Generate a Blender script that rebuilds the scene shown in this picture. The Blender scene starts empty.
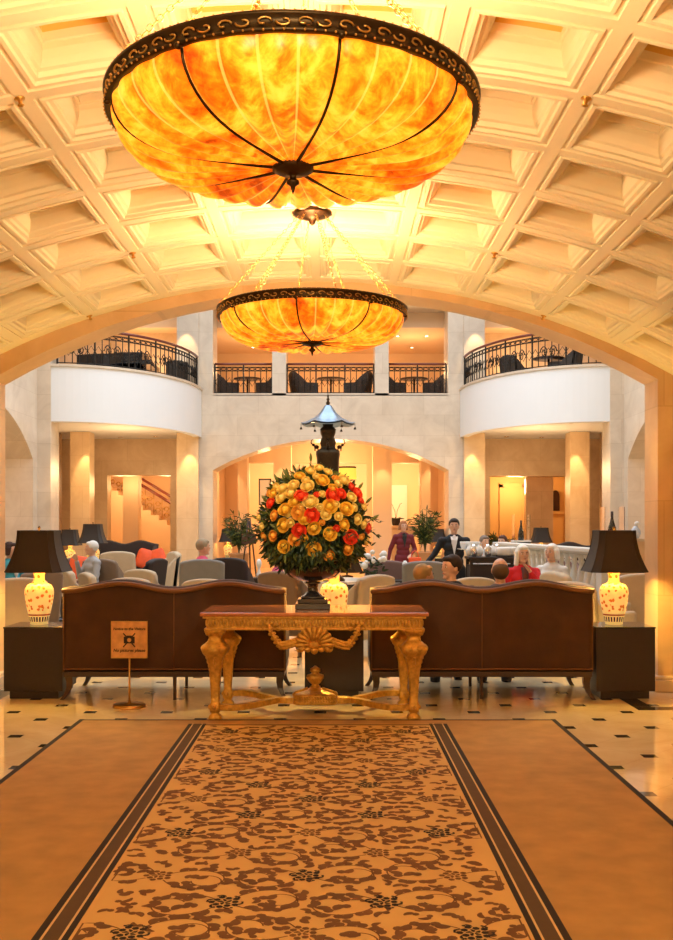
import bpy, math, random
from mathutils import Vector, Matrix
R = math.radians
PI = math.pi
random.seed(7)
C = bpy.context.scene.collection
sc = bpy.context.scene

# ------------------------------------------------------------------ camera
F = 1000.0                      # focal length in pixels of the 673x940 frame
CX, CZ = 0.15, 1.55             # camera stands a little right of the hall's axis, eye height
VX, VY = 332.5, 527.0           # vanishing point of the hall's axis
cd = bpy.data.cameras.new('camera'); cam = bpy.data.objects.new('camera', cd); C.objects.link(cam)
cd.sensor_fit = 'VERTICAL'; cd.sensor_height = 24.0; cd.sensor_width = 24.0
cd.lens = 24.0 * F / 940.0
cd.shift_x = (336.5 - VX) / 940.0
cd.shift_y = (VY - 470.0) / 940.0
cam.location = (CX, 0, CZ); cam.rotation_euler = (PI/2, 0, 0)
cd.clip_end = 200
sc.camera = cam
sc.view_settings.view_transform = 'Standard'
sc.view_settings.look = 'None'
sc.view_settings.gamma = 1.0
sc.view_settings.use_curve_mapping = False
sc.view_settings.exposure = 0.15

def at(px, py, D):
    return Vector((CX + (px - VX) * D / F, D, CZ + (VY - py) * D / F))
def ax(px, D): return CX + (px - VX) * D / F

# ------------------------------------------------------------------ world + big lights
w = bpy.data.worlds.new('world'); sc.world = w; w.use_nodes = True
wb = w.node_tree.nodes['Background']; wb.inputs[0].default_value = (0.75, 0.86, 1.0, 1); wb.inputs[1].default_value = 0.6

def area(name, loc, size, power, col, rot=(0, 0, 0), sy=None):
    l = bpy.data.lights.new(name, 'AREA'); l.energy = power; l.color = col; l.size = size
    if sy: l.shape = 'RECTANGLE'; l.size_y = sy
    o = bpy.data.objects.new(name, l); C.objects.link(o); o.location = loc; o.rotation_euler = rot
    return o
def point(name, loc, power, col, r=0.05, parent=None):
    l = bpy.data.lights.new(name, 'POINT'); l.energy = power; l.color = col; l.shadow_soft_size = r
    o = bpy.data.objects.new(name, l); C.objects.link(o); o.location = loc; o.parent = parent
    return o
def spot(name, loc, target, power, col, ang=50, blend=0.6, r=0.03):
    l = bpy.data.lights.new(name, 'SPOT'); l.energy = power; l.color = col; l.spot_size = R(ang); l.spot_blend = blend; l.shadow_soft_size = r
    o = bpy.data.objects.new(name, l); C.objects.link(o); o.location = loc
    d = Vector(target) - Vector(loc); o.rotation_euler = d.to_track_quat('-Z', 'Y').to_euler()
    return o
WARM = (1.0, 0.66, 0.30); AMBER = (1.0, 0.52, 0.16); DAY = (0.80, 0.91, 1.0)
area('skylight_daylight', (0.1, 19.0, 10.6), 11, 1350, DAY, sy=15)
# fill lights without fixtures added overhead and behind the camera; warm lights over the lounge
for y, p in ((0.2, 170), (-3.4, 170)):
    point('hall_fill_light', (0, y, 3.05), p, (1.0, 0.78, 0.44), 0.5)
for x, y, p in ((-4.6, 14.5, 65), (4.8, 15.5, 65), (-4.6, 20.5, 55), (4.8, 20.5, 55)):
    point('lounge_light', (x, y, 5.2), p, (1.0, 0.74, 0.45), 0.5)
for x, y, z, p in ((-5.6, 27.6, 3.1, 90), (5.8, 27.6, 3.1, 90), (0, 32.0, 3.4, 170), (-1.9, 36.3, 3.2, 110), (0.3, 36.3, 3.2, 110), (2.8, 36.3, 3.2, 110),
                (-6.9, 33.6, 2.9, 50), (-5.4, 33.6, 2.9, 60), (-6.3, 31.8, 2.9, 18), (6.2, 33.2, 2.9, 80), (-5.5, 29.8, 6.5, 60), (5.7, 29.8, 6.5, 60), (-2.3, 31.5, 6.5, 60), (0.2, 31.5, 6.5, 60), (2.7, 31.5, 6.5, 60),
                (-9.3, 20.5, 3.0, 80), (9.5, 20.5, 3.0, 80)):
    point('recess_light', (x, y, z), p, (1.0, 0.62, 0.28), 0.25)

# ------------------------------------------------------------------ materials
def new_mat(name):
    m = bpy.data.materials.new(name); m.use_nodes = True
    nt = m.node_tree; b = nt.nodes['Principled BSDF']
    return m, nt, b
def N(nt, t, **kw):
    n = nt.nodes.new(t)
    for k, v in kw.items(): setattr(n, k, v)
    return n
def mth(nt, op, a, b=None, c=None):
    n = nt.nodes.new('ShaderNodeMath'); n.operation = op
    for i, v in enumerate((a, b, c)):
        if v is None: continue
        if isinstance(v, (int, float)): n.inputs[i].default_value = v
        else: nt.links.new(v, n.inputs[i])
    return n.outputs[0]
def ramp(nt, fac, stops):
    r = nt.nodes.new('ShaderNodeValToRGB'); nt.links.new(fac, r.inputs[0])
    e = r.color_ramp.elements
    while len(e) < len(stops): e.new(0.5)
    for q, (p, c) in zip(e, stops): q.position = p; q.color = (*c, 1)
    return r.outputs[0]
def mixc(nt, fac, a, b):
    n = nt.nodes.new('ShaderNodeMix'); n.data_type = 'RGBA'
    for s, v in ((n.inputs[0], fac), (n.inputs[6], a), (n.inputs[7], b)):
        if isinstance(v, (int, float)): s.default_value = v
        elif isinstance(v, tuple): s.default_value = (*v, 1)
        else: nt.links.new(v, s)
    return n.outputs[2]
def noise(nt, scale, detail=3, co=None, rough=0.5, dist=0.0):
    n = nt.nodes.new('ShaderNodeTexNoise'); n.inputs['Scale'].default_value = scale; n.inputs['Detail'].default_value = detail
    n.inputs['Roughness'].default_value = rough; n.inputs['Distortion'].default_value = dist
    if co is None:
        co = nt.nodes.new('ShaderNodeTexCoord').outputs['Object']
    nt.links.new(co, n.inputs['Vector'])
    return n.outputs['Fac']
def bump(nt, b, h, strength=0.3, dist=0.01):
    n = nt.nodes.new('ShaderNodeBump'); n.inputs['Strength'].default_value = strength; n.inputs['Distance'].default_value = dist
    nt.links.new(h, n.inputs['Height']); nt.links.new(n.outputs[0], b.inputs['Normal'])
def plain(name, col, rough=0.5, metal=0.0, var=0.12, scale=12, bmp=0.0, bscale=60, emit=None, es=0.0, coat=0.0, sheen=0.0):
    m, nt, b = new_mat(name)
    f = noise(nt, scale, 4)
    dk = tuple(c * (1 - var) for c in col); lt = tuple(min(1, c * (1 + var)) for c in col)
    nt.links.new(mixc(nt, f, dk, lt), b.inputs['Base Color'])
    b.inputs['Roughness'].default_value = rough; b.inputs['Metallic'].default_value = metal
    b.inputs['Coat Weight'].default_value = coat
    b.inputs['Sheen Weight'].default_value = sheen
    if bmp: bump(nt, b, noise(nt, bscale, 3), bmp)
    if emit: b.inputs['Emission Color'].default_value = (*emit, 1); b.inputs['Emission Strength'].default_value = es
    return m
def stone(name, c1, c2, bw=1.2, bh=0.6, axis='XZ', rough=0.35, mortar=1.0):
    m, nt, b = new_mat(name)
    co = nt.nodes.new('ShaderNodeTexCoord').outputs['Object']
    sep = N(nt, 'ShaderNodeSeparateXYZ'); nt.links.new(co, sep.inputs[0])
    cmb = N(nt, 'ShaderNodeCombineXYZ')
    s = {'X': 0, 'Y': 1, 'Z': 2}
    if axis == 'SZ':
        nt.links.new(mth(nt, 'ADD', sep.outputs[0], sep.outputs[1]), cmb.inputs[0]); nt.links.new(sep.outputs[2], cmb.inputs[1])
    else:
        nt.links.new(sep.outputs[s[axis[0]]], cmb.inputs[0]); nt.links.new(sep.outputs[s[axis[1]]], cmb.inputs[1])
    br = N(nt, 'ShaderNodeTexBrick'); nt.links.new(cmb.outputs[0], br.inputs['Vector'])
    br.inputs['Color1'].default_value = (1, 1, 1, 1); br.inputs['Color2'].default_value = (0.93, 0.92, 0.9, 1)
    br.inputs['Mortar'].default_value = (mortar * .85, mortar * .82, mortar * .78, 1)
    br.inputs['Scale'].default_value = 1; br.inputs['Mortar Size'].default_value = 0.006
    br.inputs['Brick Width'].default_value = bw; br.inputs['Row Height'].default_value = bh
    f = noise(nt, 1.6, 6, co, 0.62, 0.8)
    base = ramp(nt, f, [(0.3, c1), (0.7, c2)])
    mx = N(nt, 'ShaderNodeMix', data_type='RGBA', blend_type='MULTIPLY'); mx.inputs[0].default_value = 1
    nt.links.new(base, mx.inputs[6]); nt.links.new(br.outputs['Color'], mx.inputs[7])
    nt.links.new(mx.outputs[2], b.inputs['Base Color']); b.inputs['Roughness'].default_value = rough
    return m

M = {}
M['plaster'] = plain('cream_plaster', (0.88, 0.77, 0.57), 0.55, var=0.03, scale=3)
M['gold_panel'] = plain('golden_coffer_back', (0.80, 0.54, 0.16), 0.55, var=0.06, scale=3)  # golden tone put into the colour of the deep coffer backs
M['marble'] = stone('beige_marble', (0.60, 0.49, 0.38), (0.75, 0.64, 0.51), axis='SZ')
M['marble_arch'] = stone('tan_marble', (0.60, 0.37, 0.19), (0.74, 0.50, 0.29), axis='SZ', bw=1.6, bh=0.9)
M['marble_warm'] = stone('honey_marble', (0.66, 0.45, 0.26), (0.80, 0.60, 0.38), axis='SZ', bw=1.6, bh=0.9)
M['white'] = plain('white_plaster', (0.80, 0.82, 0.84), 0.6, var=0.02, scale=2)
M['peach'] = plain('peach_plaster', (0.85, 0.62, 0.40), 0.6, var=0.05, scale=2)
M['gold_wall'] = plain('golden_plaster', (0.80, 0.50, 0.18), 0.6, var=0.06, scale=2)
M['iron'] = plain('black_iron', (0.03, 0.027, 0.025), 0.45, 0.6, var=0.2)
M['mahogany'] = plain('red_mahogany', (0.16, 0.028, 0.018), 0.3, var=0.25, scale=8, coat=0.4)
M['black'] = plain('black_lacquer', (0.015, 0.015, 0.017), 0.18, var=0.1, coat=0.6)
M['bronze'] = plain('dark_bronze', (0.055, 0.035, 0.018), 0.38, 0.85, var=0.4, scale=30)
M['brass'] = plain('antique_brass', (0.62, 0.38, 0.12), 0.28, 1.0, var=0.25, scale=20)
M['silver'] = plain('silver_plate', (0.75, 0.76, 0.78), 0.2, 1.0, var=0.08)
M['gilt'] = plain('gilded_carved_wood', (0.66, 0.36, 0.07), 0.34, 0.6, var=0.65, scale=28, bmp=0.7, bscale=70)
M['velvet'] = plain('brown_velvet', (0.062, 0.0235, 0.0058), 0.85, var=0.6, scale=5, bmp=0.1)
M['velvet_seam'] = plain('brown_piping', (0.19, 0.075, 0.018), 0.7, var=0.1)
M['darkwood'] = plain('dark_walnut', (0.045, 0.018, 0.009), 0.35, var=0.3, scale=9, coat=0.2)
M['espresso'] = plain('espresso_veneer', (0.020, 0.011, 0.007), 0.4, var=0.25, scale=14)
M['beige'] = plain('beige_upholstery', (0.56, 0.44, 0.30), 0.8, var=0.08, bmp=0.08)
M['taupe'] = plain('taupe_upholstery', (0.22, 0.15, 0.10), 0.8, var=0.12)
M['grey_fab'] = plain('grey_upholstery', (0.24, 0.23, 0.22), 0.8, var=0.1)
M['dark_fab'] = plain('black_brown_upholstery', (0.025, 0.014, 0.012), 0.7, var=0.2)
M['mauve'] = plain('mauve_upholstery', (0.20, 0.12, 0.11), 0.8, var=0.1)
M['shade'] = plain('dark_silk_shade', (0.030, 0.020, 0.014), 0.7, var=0.12, scale=5)
M['shade_in'] = plain('gold_shade_lining', (0.85, 0.55, 0.08), 0.5, var=0.05)
M['cloth'] = plain('white_linen', (0.80, 0.79, 0.76), 0.8, var=0.03)
M['red'] = plain('red_orange_silk', (0.85, 0.10, 0.02), 0.6, var=0.2)
M['skin'] = plain('skin', (0.70, 0.40, 0.27), 0.5, var=0.06)
M['baluster_stone'] = plain('white_painted_stone', (0.64, 0.62, 0.58), 0.5, var=0.05)
M['porcelain'] = plain('blue_white_porcelain', (0.55, 0.62, 0.75), 0.2, var=0.4, scale=25)
def glass(name, tint=(1, 1, 1)):
    m, nt, b = new_mat(name)
    b.inputs['Base Color'].default_value = (*tint, 1); b.inputs['Transmission Weight'].default_value = 1.0
    b.inputs['Roughness'].default_value = 0.02; b.inputs['IOR'].default_value = 1.2
    return m
M['glass'] = glass('clear_glass')
M['bottle'] = plain('dark_green_bottle_glass', (0.012, 0.014, 0.008), 0.1, var=0.1, coat=0.8)
M['gold_foil'] = plain('gold_foil', (0.6, 0.4, 0.1), 0.3, 0.9)
M['leaf'] = plain('dark_green_leaf', (0.022, 0.048, 0.010), 0.5, var=0.5, scale=14)
M['leaf2'] = plain('olive_leaf', (0.13, 0.16, 0.03), 0.5, var=0.4, scale=14)
M['rose_y'] = plain('yellow_petal', (1.0, 0.55, 0.05), 0.55, var=0.18, scale=18)
M['rose_p'] = plain('pale_yellow_petal', (1.0, 0.70, 0.19), 0.55, var=0.15, scale=18)
M['rose_o'] = plain('orange_petal', (1.0, 0.42, 0.05), 0.55, var=0.2, scale=18)
M['rose_r'] = plain('coral_red_petal', (1.0, 0.07, 0.02), 0.55, var=0.2, scale=18)
M['terracotta'] = plain('terracotta', (0.50, 0.26, 0.12), 0.7)
M['screen_white'] = plain('white_paper', (0.85, 0.85, 0.85), 0.6, var=0.1, scale=40)
M['downlight'] = plain('downlight_lens', (1, .9, .7), 0.4, emit=(1.0, 0.82, 0.55), es=14)
M['ink'] = plain('black_ink', (0.02, 0.012, 0.01), 0.7)
M['slate_blue'] = plain('weathered_blue_metal', (0.26, 0.33, 0.42), 0.3, 0.7, var=0.2)

# chandelier glass
def bowl_mat():
    m, nt, b = new_mat('amber_mica_glass')
    co = nt.nodes.new('ShaderNodeTexCoord').outputs['Object']
    sep = N(nt, 'ShaderNodeSeparateXYZ'); nt.links.new(co, sep.inputs[0])
    f1 = noise(nt, 3.2, 6, co, 0.62, 1.2); f2 = noise(nt, 16, 5, co, 0.65, 0.6)
    f = mth(nt, 'ADD', mth(nt, 'MULTIPLY', f1, 0.68), mth(nt, 'MULTIPLY', f2, 0.32))
    col = ramp(nt, f, [(0.36, (1.0, 0.55, 0.05)), (0.46, (1.0, 0.34, 0.012)), (0.53, (0.85, 0.16, 0.003)), (0.62, (0.38, 0.04, 0.001))])
    # light strips of clear glass at the joints between the gores
    ang = mth(nt, 'ARCTAN2', sep.outputs[1], sep.outputs[0])
    fr = mth(nt, 'FRACT', mth(nt, 'MULTIPLY', mth(nt, 'ADD', ang, R(1.875)), 32 / (2 * PI)))
    seam = mth(nt, 'LESS_THAN', mth(nt, 'ABSOLUTE', mth(nt, 'SUBTRACT', fr, 0.5)), 0.04)
    col = mixc(nt, mth(nt, 'MULTIPLY', seam, 0.45), col, (1.0, 0.62, 0.12))
    nt.links.new(col, b.inputs['Base Color']); nt.links.new(col, b.inputs['Emission Color'])
    b.inputs['Emission Strength'].default_value = 1.15
    b.inputs['Roughness'].default_value = 0.3
    return m
M['bowl'] = bowl_mat()

def vase_mat():
    m, nt, b = new_mat('cream_porcelain_with_red_flowers')
    co = nt.nodes.new('ShaderNodeTexCoord').outputs['Object']
    sep = N(nt, 'ShaderNodeSeparateXYZ'); nt.links.new(co, sep.inputs[0])
    v = N(nt, 'ShaderNodeTexVoronoi'); v.inputs['Scale'].default_value = 24; v.inputs['Randomness'].default_value = 0.8
    nt.links.new(co, v.inputs['Vector'])
    d = v.outputs['Distance']
    n2 = noise(nt, 40, 3, co)
    dd = mth(nt, 'ADD', d, mth(nt, 'MULTIPLY', mth(nt, 'SUBTRACT', n2, 0.5), 0.5))
    blot = mth(nt, 'LESS_THAN', dd, 0.36)
    z = sep.outputs[2]
    up = mth(nt, 'GREATER_THAN', z, 0.12)
    col = mixc(nt, mth(nt, 'MULTIPLY', blot, up), (0.90, 0.66, 0.22), (0.62, 0.16, 0.015))
    ang = mth(nt, 'ARCTAN2', sep.outputs[1], sep.outputs[0])
    st = mth(nt, 'GREATER_THAN', mth(nt, 'FRACT', mth(nt, 'MULTIPLY', ang, 22 / (2 * PI))), 0.45)
    band = mth(nt, 'MULTIPLY', mth(nt, 'GREATER_THAN', z, 0.03), mth(nt, 'LESS_THAN', z, 0.075))
    col = mixc(nt, mth(nt, 'MULTIPLY', st, band), col, (0.07, 0.02, 0.012))
    band2 = mth(nt, 'MULTIPLY', mth(nt, 'GREATER_THAN', z, 0.085), mth(nt, 'LESS_THAN', z, 0.10))
    col = mixc(nt, band2, col, (0.35, 0.07, 0.015))
    nt.links.new(col, b.inputs['Base Color']); b.inputs['Roughness'].default_value = 0.15
    nt.links.new(col, b.inputs['Emission Color']); b.inputs['Emission Strength'].default_value = 0.35   # faint glow put into the porcelain's own colours
    return m
M['vase'] = vase_mat()

def floor_mat():
    m, nt, b = new_mat('cream_marble_floor')
    co = nt.nodes.new('ShaderNodeTexCoord').outputs['Object']
    sep = N(nt, 'ShaderNodeSeparateXYZ'); nt.links.new(co, sep.inputs[0])
    P = 0.642; X0 = 1.011; Y0 = 8.693
    X, Y = sep.outputs[0], sep.outputs[1]
    def cell(ox, oy):
        a = mth(nt, 'ABSOLUTE', mth(nt, 'SUBTRACT', mth(nt, 'FRACT', mth(nt, 'DIVIDE', mth(nt, 'ADD', X, 40 * P - X0 - ox + P / 2), P)), 0.5))
        c = mth(nt, 'ABSOLUTE', mth(nt, 'SUBTRACT', mth(nt, 'FRACT', mth(nt, 'DIVIDE', mth(nt, 'ADD', Y, 40 * P - Y0 - oy + P / 2), P)), 0.5))
        return mth(nt, 'LESS_THAN', mth(nt, 'MAXIMUM', a, c), 0.050 / P)
    ins = mth(nt, 'MAXIMUM', cell(0, 0), cell(P / 2, P / 2))
    # diagonal joints between the big tiles
    def joint(sg):
        q = mth(nt, 'ADD', mth(nt, 'SUBTRACT', X, X0), mth(nt, 'MULTIPLY', mth(nt, 'SUBTRACT', Y, Y0), sg))
        fr = mth(nt, 'ABSOLUTE', mth(nt, 'SUBTRACT', mth(nt, 'FRACT', mth(nt, 'DIVIDE', mth(nt, 'ADD', q, 60 * P + P / 2), P)), 0.5))
        return mth(nt, 'LESS_THAN', fr, 0.004)
    jt = mth(nt, 'MAXIMUM', joint(1), joint(-1))
    base = ramp(nt, noise(nt, 1.8, 6, co, 0.6, 1.0), [(0.3, (0.66, 0.48, 0.26)), (0.7, (0.80, 0.63, 0.39))])
    base = mixc(nt, mth(nt, 'MULTIPLY', jt, 0.35), base, (0.35, 0.24, 0.13))
    base = mixc(nt, ins, base, (0.035, 0.022, 0.012))
    # dark bands framing the piers
    for (x0, x1, y0, y1) in ((2.74, 2.90, 8.62, 9.5), (2.74, 4.0, 8.46, 8.62), (-3.0, -2.84, 8.62, 9.5), (-4.0, -2.84, 8.46, 8.62)):
        q = mth(nt, 'MULTIPLY', mth(nt, 'MULTIPLY', mth(nt, 'GREATER_THAN', X, x0), mth(nt, 'LESS_THAN', X, x1)),
                mth(nt, 'MULTIPLY', mth(nt, 'GREATER_THAN', Y, y0), mth(nt, 'LESS_THAN', Y, y1)))
        base = mixc(nt, q, base, (0.045, 0.028, 0.016))
    nt.links.new(base, b.inputs['Base Color']); b.inputs['Roughness'].default_value = 0.09
    b.inputs['Specular IOR Level'].default_value = 0.6
    return m
M['floor'] = floor_mat()
M['rug_plain'] = plain('tan_carpet', (0.42, 0.235, 0.075), 0.95, var=0.34, scale=5.5, bmp=0.25, bscale=300)
M['rug_field'] = plain('light_tan_rug', (0.62, 0.38, 0.13), 0.95, var=0.10, scale=4, bmp=0.2, bscale=300)
M['rug_leaf'] = plain('brown_rug_leaf', (0.15, 0.062, 0.016), 0.95, var=0.25, scale=5)
M['rug_dark'] = plain('black_brown_rug', (0.018, 0.009, 0.005), 0.95, var=0.15)
M['rug_brown'] = plain('brown_rug_band', (0.085, 0.045, 0.018), 0.95, var=0.2)
M['rug_cream'] = plain('cream_rug_line', (0.60, 0.40, 0.18), 0.95, var=0.1)
M['red_marble'] = plain('red_marble', (0.50, 0.17, 0.06), 0.12, var=0.35, scale=14, coat=0.3)
M['copper_paper'] = plain('copper_marbled_board', (0.80, 0.34, 0.12), 0.35, var=0.6, scale=14)
M['painting'] = plain('painted_canvas', (0.35, 0.30, 0.18), 0.6, var=0.5, scale=5)

# ------------------------------------------------------------------ mesh builder
class MB:
    def __init__(s): s.v = []; s.f = []; s.m = []; s.s = []
    def add(s, vs, fs, mi=0, sm=False, T=None):
        n = len(s.v)
        s.v += [tuple(T @ Vector(p)) if T is not None else tuple(p) for p in vs]
        for f in fs: s.f.append(tuple(i + n for i in f)); s.m.append(mi); s.s.append(sm)
        return s
    def box(s, x0, x1, y0, y1, z0, z1, mi=0, T=None):
        v = [(x, y, z) for z in (z0, z1) for y in (y0, y1) for x in (x0, x1)]
        return s.add(v, [(0, 2, 3, 1), (4, 5, 7, 6), (0, 1, 5, 4), (2, 6, 7, 3), (0, 4, 6, 2), (1, 3, 7, 5)], mi, False, T)
    def rings(s, rs, mi=0, sm=True, cap=True, closed=False, T=None):
        n = len(rs[0]); v = [p for r in rs for p in r]; f = []
        k = len(rs)
        for i in range(k if closed else k - 1):
            a, b = i * n, ((i + 1) % k) * n
            for j in range(n): f.append((a + j, a + (j + 1) % n, b + (j + 1) % n, b + j))
        if cap and not closed:
            f.append(tuple(range(n - 1, -1, -1))); f.append(tuple((k - 1) * n + j for j in range(n)))
        return s.add(v, f, mi, sm, T)
    def lathe(s, prof, n=24, mi=0, sq=0.0, T=None, cap=True, lobes=0, la=0.0, sm=True):
        rs = []
        for r, z in prof:
            ring = []
            for j in range(n):
                a = 2 * PI * j / n + (PI / 4 if n == 4 else 0)
                k = 1.0
                if sq: k = 1 / (abs(math.cos(a)) ** sq + abs(math.sin(a)) ** sq) ** (1 / sq)
                if lobes: k *= 1 + la * abs(math.sin(lobes * a / 2))
                ring.append((r * k * math.cos(a), r * k * math.sin(a), z))
            rs.append(ring)
        return s.rings(rs, mi, sm, cap, False, T)
    def tube(s, path, r, n=6, mi=0, closed=False, T=None, sx=1.0):
        P = [Vector(p) for p in path]; rs = []; k = len(P)
        up = Vector((0, 0, 1))
        for i, p in enumerate(P):
            if closed: d = P[(i + 1) % k] - P[i - 1]
            else: d = P[min(i + 1, k - 1)] - P[max(i - 1, 0)]
            if d.length < 1e-9: d = Vector((0, 0, 1))
            d.normalize()
            u = up if abs(d.dot(up)) < 0.95 else Vector((0, 1, 0))
            a = d.cross(u).normalized(); b = a.cross(d)
            rr = r[i] if isinstance(r, (list, tuple)) else r
            rs.append([tuple(p + a * rr * sx * math.cos(2 * PI * j / n) + b * rr * math.sin(2 * PI * j / n)) for j in range(n)])
        return s.rings(rs, mi, True, not closed, closed, T)
    def ball(s, c, r, n=10, m=7, mi=0, T=None):
        if isinstance(r, (int, float)): r = (r, r, r)
        rs = []
        for i in range(m + 1):
            t = PI * i / m; q = max(math.sin(t), 1e-3)
            rs.append([(c[0] + r[0] * q * math.cos(2 * PI * j / n), c[1] + r[1] * q * math.sin(2 * PI * j / n), c[2] - r[2] * math.cos(t)) for j in range(n)])
        return s.rings(rs, mi, True, True, False, T)
    def capsule(s, p0, p1, r0, r1, n=10):
        p0, p1 = Vector(p0), Vector(p1); d = (p1 - p0); L = d.length or 1e-6; d /= L
        pts = []; rr = []
        for t in (-80, -50, -20): pts.append(p0 + d * r0 * math.sin(R(t))); rr.append(r0 * math.cos(R(t)))
        for t in (20, 50, 80): pts.append(p1 + d * r1 * math.sin(R(t))); rr.append(r1 * math.cos(R(t)))
        return s.tube(pts, rr, n)
    def prism(s, poly, y0, y1, mi=0, T=None, ax='Y'):
        n = len(poly)
        if ax == 'Y': v = [(x, y0, z) for x, z in poly] + [(x, y1, z) for x, z in poly]
        else: v = [(x, z, y0) for x, z in poly] + [(x, z, y1) for x, z in poly]
        f = [tuple(range(n)), tuple(range(2 * n - 1, n - 1, -1))] + [(i, i + n, (i + 1) % n + n, (i + 1) % n) for i in range(n)]
        return s.add(v, f, mi, False, T)
    def build(s, name, mats, parent=None, loc=None, rot=None, bevel=0.0, seg=2, sub=0, recalc=True):
        me = bpy.data.meshes.new(name); me.from_pydata(s.v, [], s.f)
        if not isinstance(mats, (list, tuple)): mats = [mats]
        for m in mats: me.materials.append(m)
        me.polygons.foreach_set('material_index', s.m); me.polygons.foreach_set('use_smooth', s.s)
        me.update()
        if recalc:
            import bmesh
            b = bmesh.new(); b.from_mesh(me); bmesh.ops.recalc_face_normals(b, faces=b.faces); b.to_mesh(me); b.free()
        o = bpy.data.objects.new(name, me); C.objects.link(o)
        if parent is not None: o.parent = parent
        if loc is not None: o.location = loc
        if rot is not None: o.rotation_euler = rot
        if bevel:
            q = o.modifiers.new('bevel', 'BEVEL'); q.width = bevel; q.segments = seg; q.limit_method = 'ANGLE'; q.angle_limit = R(40)
        if sub:
            q = o.modifiers.new('sub', 'SUBSURF'); q.levels = sub; q.render_levels = sub
        return o
def thing(name, label, cat, loc=(0, 0, 0), rz=0.0, group=None):
    o = bpy.data.objects.new(name, None); C.objects.link(o); o.location = loc; o.rotation_euler = (0, 0, rz)
    o.empty_display_size = 0.1
    o['label'] = label; o['category'] = cat
    if group: o['group'] = group
    return o
def tag(o, label, cat, group=None, kind=None):
    if label: o['label'] = label
    if cat: o['category'] = cat
    if group: o['group'] = group
    if kind: o['kind'] = kind
    return o
def struct(o): o['kind'] = 'structure'; return o
KIDS = {}
def copy_tree(o, parent=None):
    kids = [c for c in C.objects if c.parent == o]
    c = o.copy(); C.objects.link(c); c.parent = parent
    for ch in kids: copy_tree(ch, c)
    return c
def dup(o, loc, rz, label, group=None, scale=None):
    c = copy_tree(o); c.location = loc; c.rotation_euler = (0, 0, rz); c['label'] = label
    if group: c['group'] = group
    if scale: c.scale = (scale,) * 3
    return c
def RT(loc=(0, 0, 0), rz=0, rx=0, ry=0, s=1.0):
    return Matrix.Translation(loc) @ Matrix.Rotation(rz, 4, 'Z') @ Matrix.Rotation(ry, 4, 'Y') @ Matrix.Rotation(rx, 4, 'X') @ Matrix.Diagonal((s, s, s, 1))

def arch_wall(name, org, ud, u0, u1, z0, z1, th, ops, mat, nrm=None):
    """wall in the plane through org along ud; th = thickness along nrm; ops = (ua, ub, sill, spring, crown)"""
    ud = Vector(ud); nrm = Vector(nrm) if nrm else Vector((-ud.y, ud.x, 0)); org = Vector(org)
    def top(o, u):
        ua, ub, zb, sp, cr = o
        if cr - sp < 1e-4: return sp
        h = (ub - ua) / 2; s = cr - sp; Rr = (h * h + s * s) / (2 * s); c = (ua + ub) / 2
        return cr - Rr + math.sqrt(max(Rr * Rr - (u - c) ** 2, 0))
    us = {u0, u1}
    for o in ops:
        n = 24 if o[4] - o[3] > 1e-4 else 1
        for i in range(n + 1): us.add(round(o[0] + (o[1] - o[0]) * i / n, 5))
    us = sorted(us)
    b = MB()
    def P(u, z, d): q = org + ud * u + nrm * d; return (q.x, q.y, z)
    def quad(a, bb, c, d): b.add([a, bb, c, d], [(0, 1, 2, 3)])
    for i in range(len(us) - 1):
        a, c = us[i], us[i + 1]
        oo = sorted([o for o in ops if o[0] - 1e-4 <= a and c <= o[1] + 1e-4], key=lambda o: o[2])
        lo = (z0, z0)
        for o in oo:
            if o[2] > lo[0] + 1e-4:
                for d in (0, th): quad(P(a, lo[0], d), P(c, lo[1], d), P(c, o[2], d), P(a, o[2], d))
                quad(P(a, o[2], 0), P(c, o[2], 0), P(c, o[2], th), P(a, o[2], th))
            lo = (top(o, a), top(o, c))
            quad(P(a, lo[0], 0), P(c, lo[1], 0), P(c, lo[1], th), P(a, lo[0], th))
        for d in (0, th): quad(P(a, lo[0], d), P(c, lo[1], d), P(c, z1, d), P(a, z1, d))
    for o in ops:
        for u in (o[0], o[1]): quad(P(u, o[2], 0), P(u, o[2], th), P(u, top(o, u), th), P(u, top(o, u), 0))
    for u in (u0, u1): quad(P(u, z0, 0), P(u, z0, th), P(u, z1, th), P(u, z1, 0))
    quad(P(u0, z1, 0), P(u1, z1, 0), P(u1, z1, th), P(u0, z1, th))
    return struct(b.build(name, mat, recalc=False))
# ================================================================== SETTING
b = MB(); b.box(-13, 13, -5, 40, -0.1, 0.0); struct(b.build('floor', M['floor']))

# coffered barrel vault over the hall
VR, VC = 6.9, CZ + 2.33 - 6.9       # radius and centre height
pitch = 0.717
prof = [(.50, 0), (.445, 0), (.44, .012), (.41, .012), (.405, 0), (.375, 0), (.365, .018), (.335, .022), (.325, .048), (.30, .056), (.275, .085), (.252, .125), (.247, .155), (.232, .160), (.226, .20), (.222, .275)]
b = MB()
def vp(u, y, d):
    a = u / VR; r = VR + d
    return (r * math.sin(a), y, VC + r * math.cos(a))
Yg0 = 8.665 + pitch
ny = 20
for j in range(-6, 6):
    for k in range(ny):
        cu = (j + .5) * pitch; cy = Yg0 - (k + .5) * pitch
        rs = []
        for (h, d) in prof:
            ring = []
            for (sx, sy) in ((-1, -1), (0, -1), (1, -1), (1, 0), (1, 1), (0, 1), (-1, 1), (-1, 0)):
                ring.append(vp(cu + sx * h * pitch, cy + sy * h * pitch, d))
            rs.append(ring)
        n = 8; v = [p for r in rs for p in r]; f = []
        for i in range(len(rs) - 1):
            for q in range(n): f.append((i * n + q, i * n + (q + 1) % n, (i + 1) * n + (q + 1) % n, (i + 1) * n + q))
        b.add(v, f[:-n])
        b.add(v, f[-n:] + [tuple((len(rs) - 1) * n + q for q in range(n))], 1)
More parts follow.
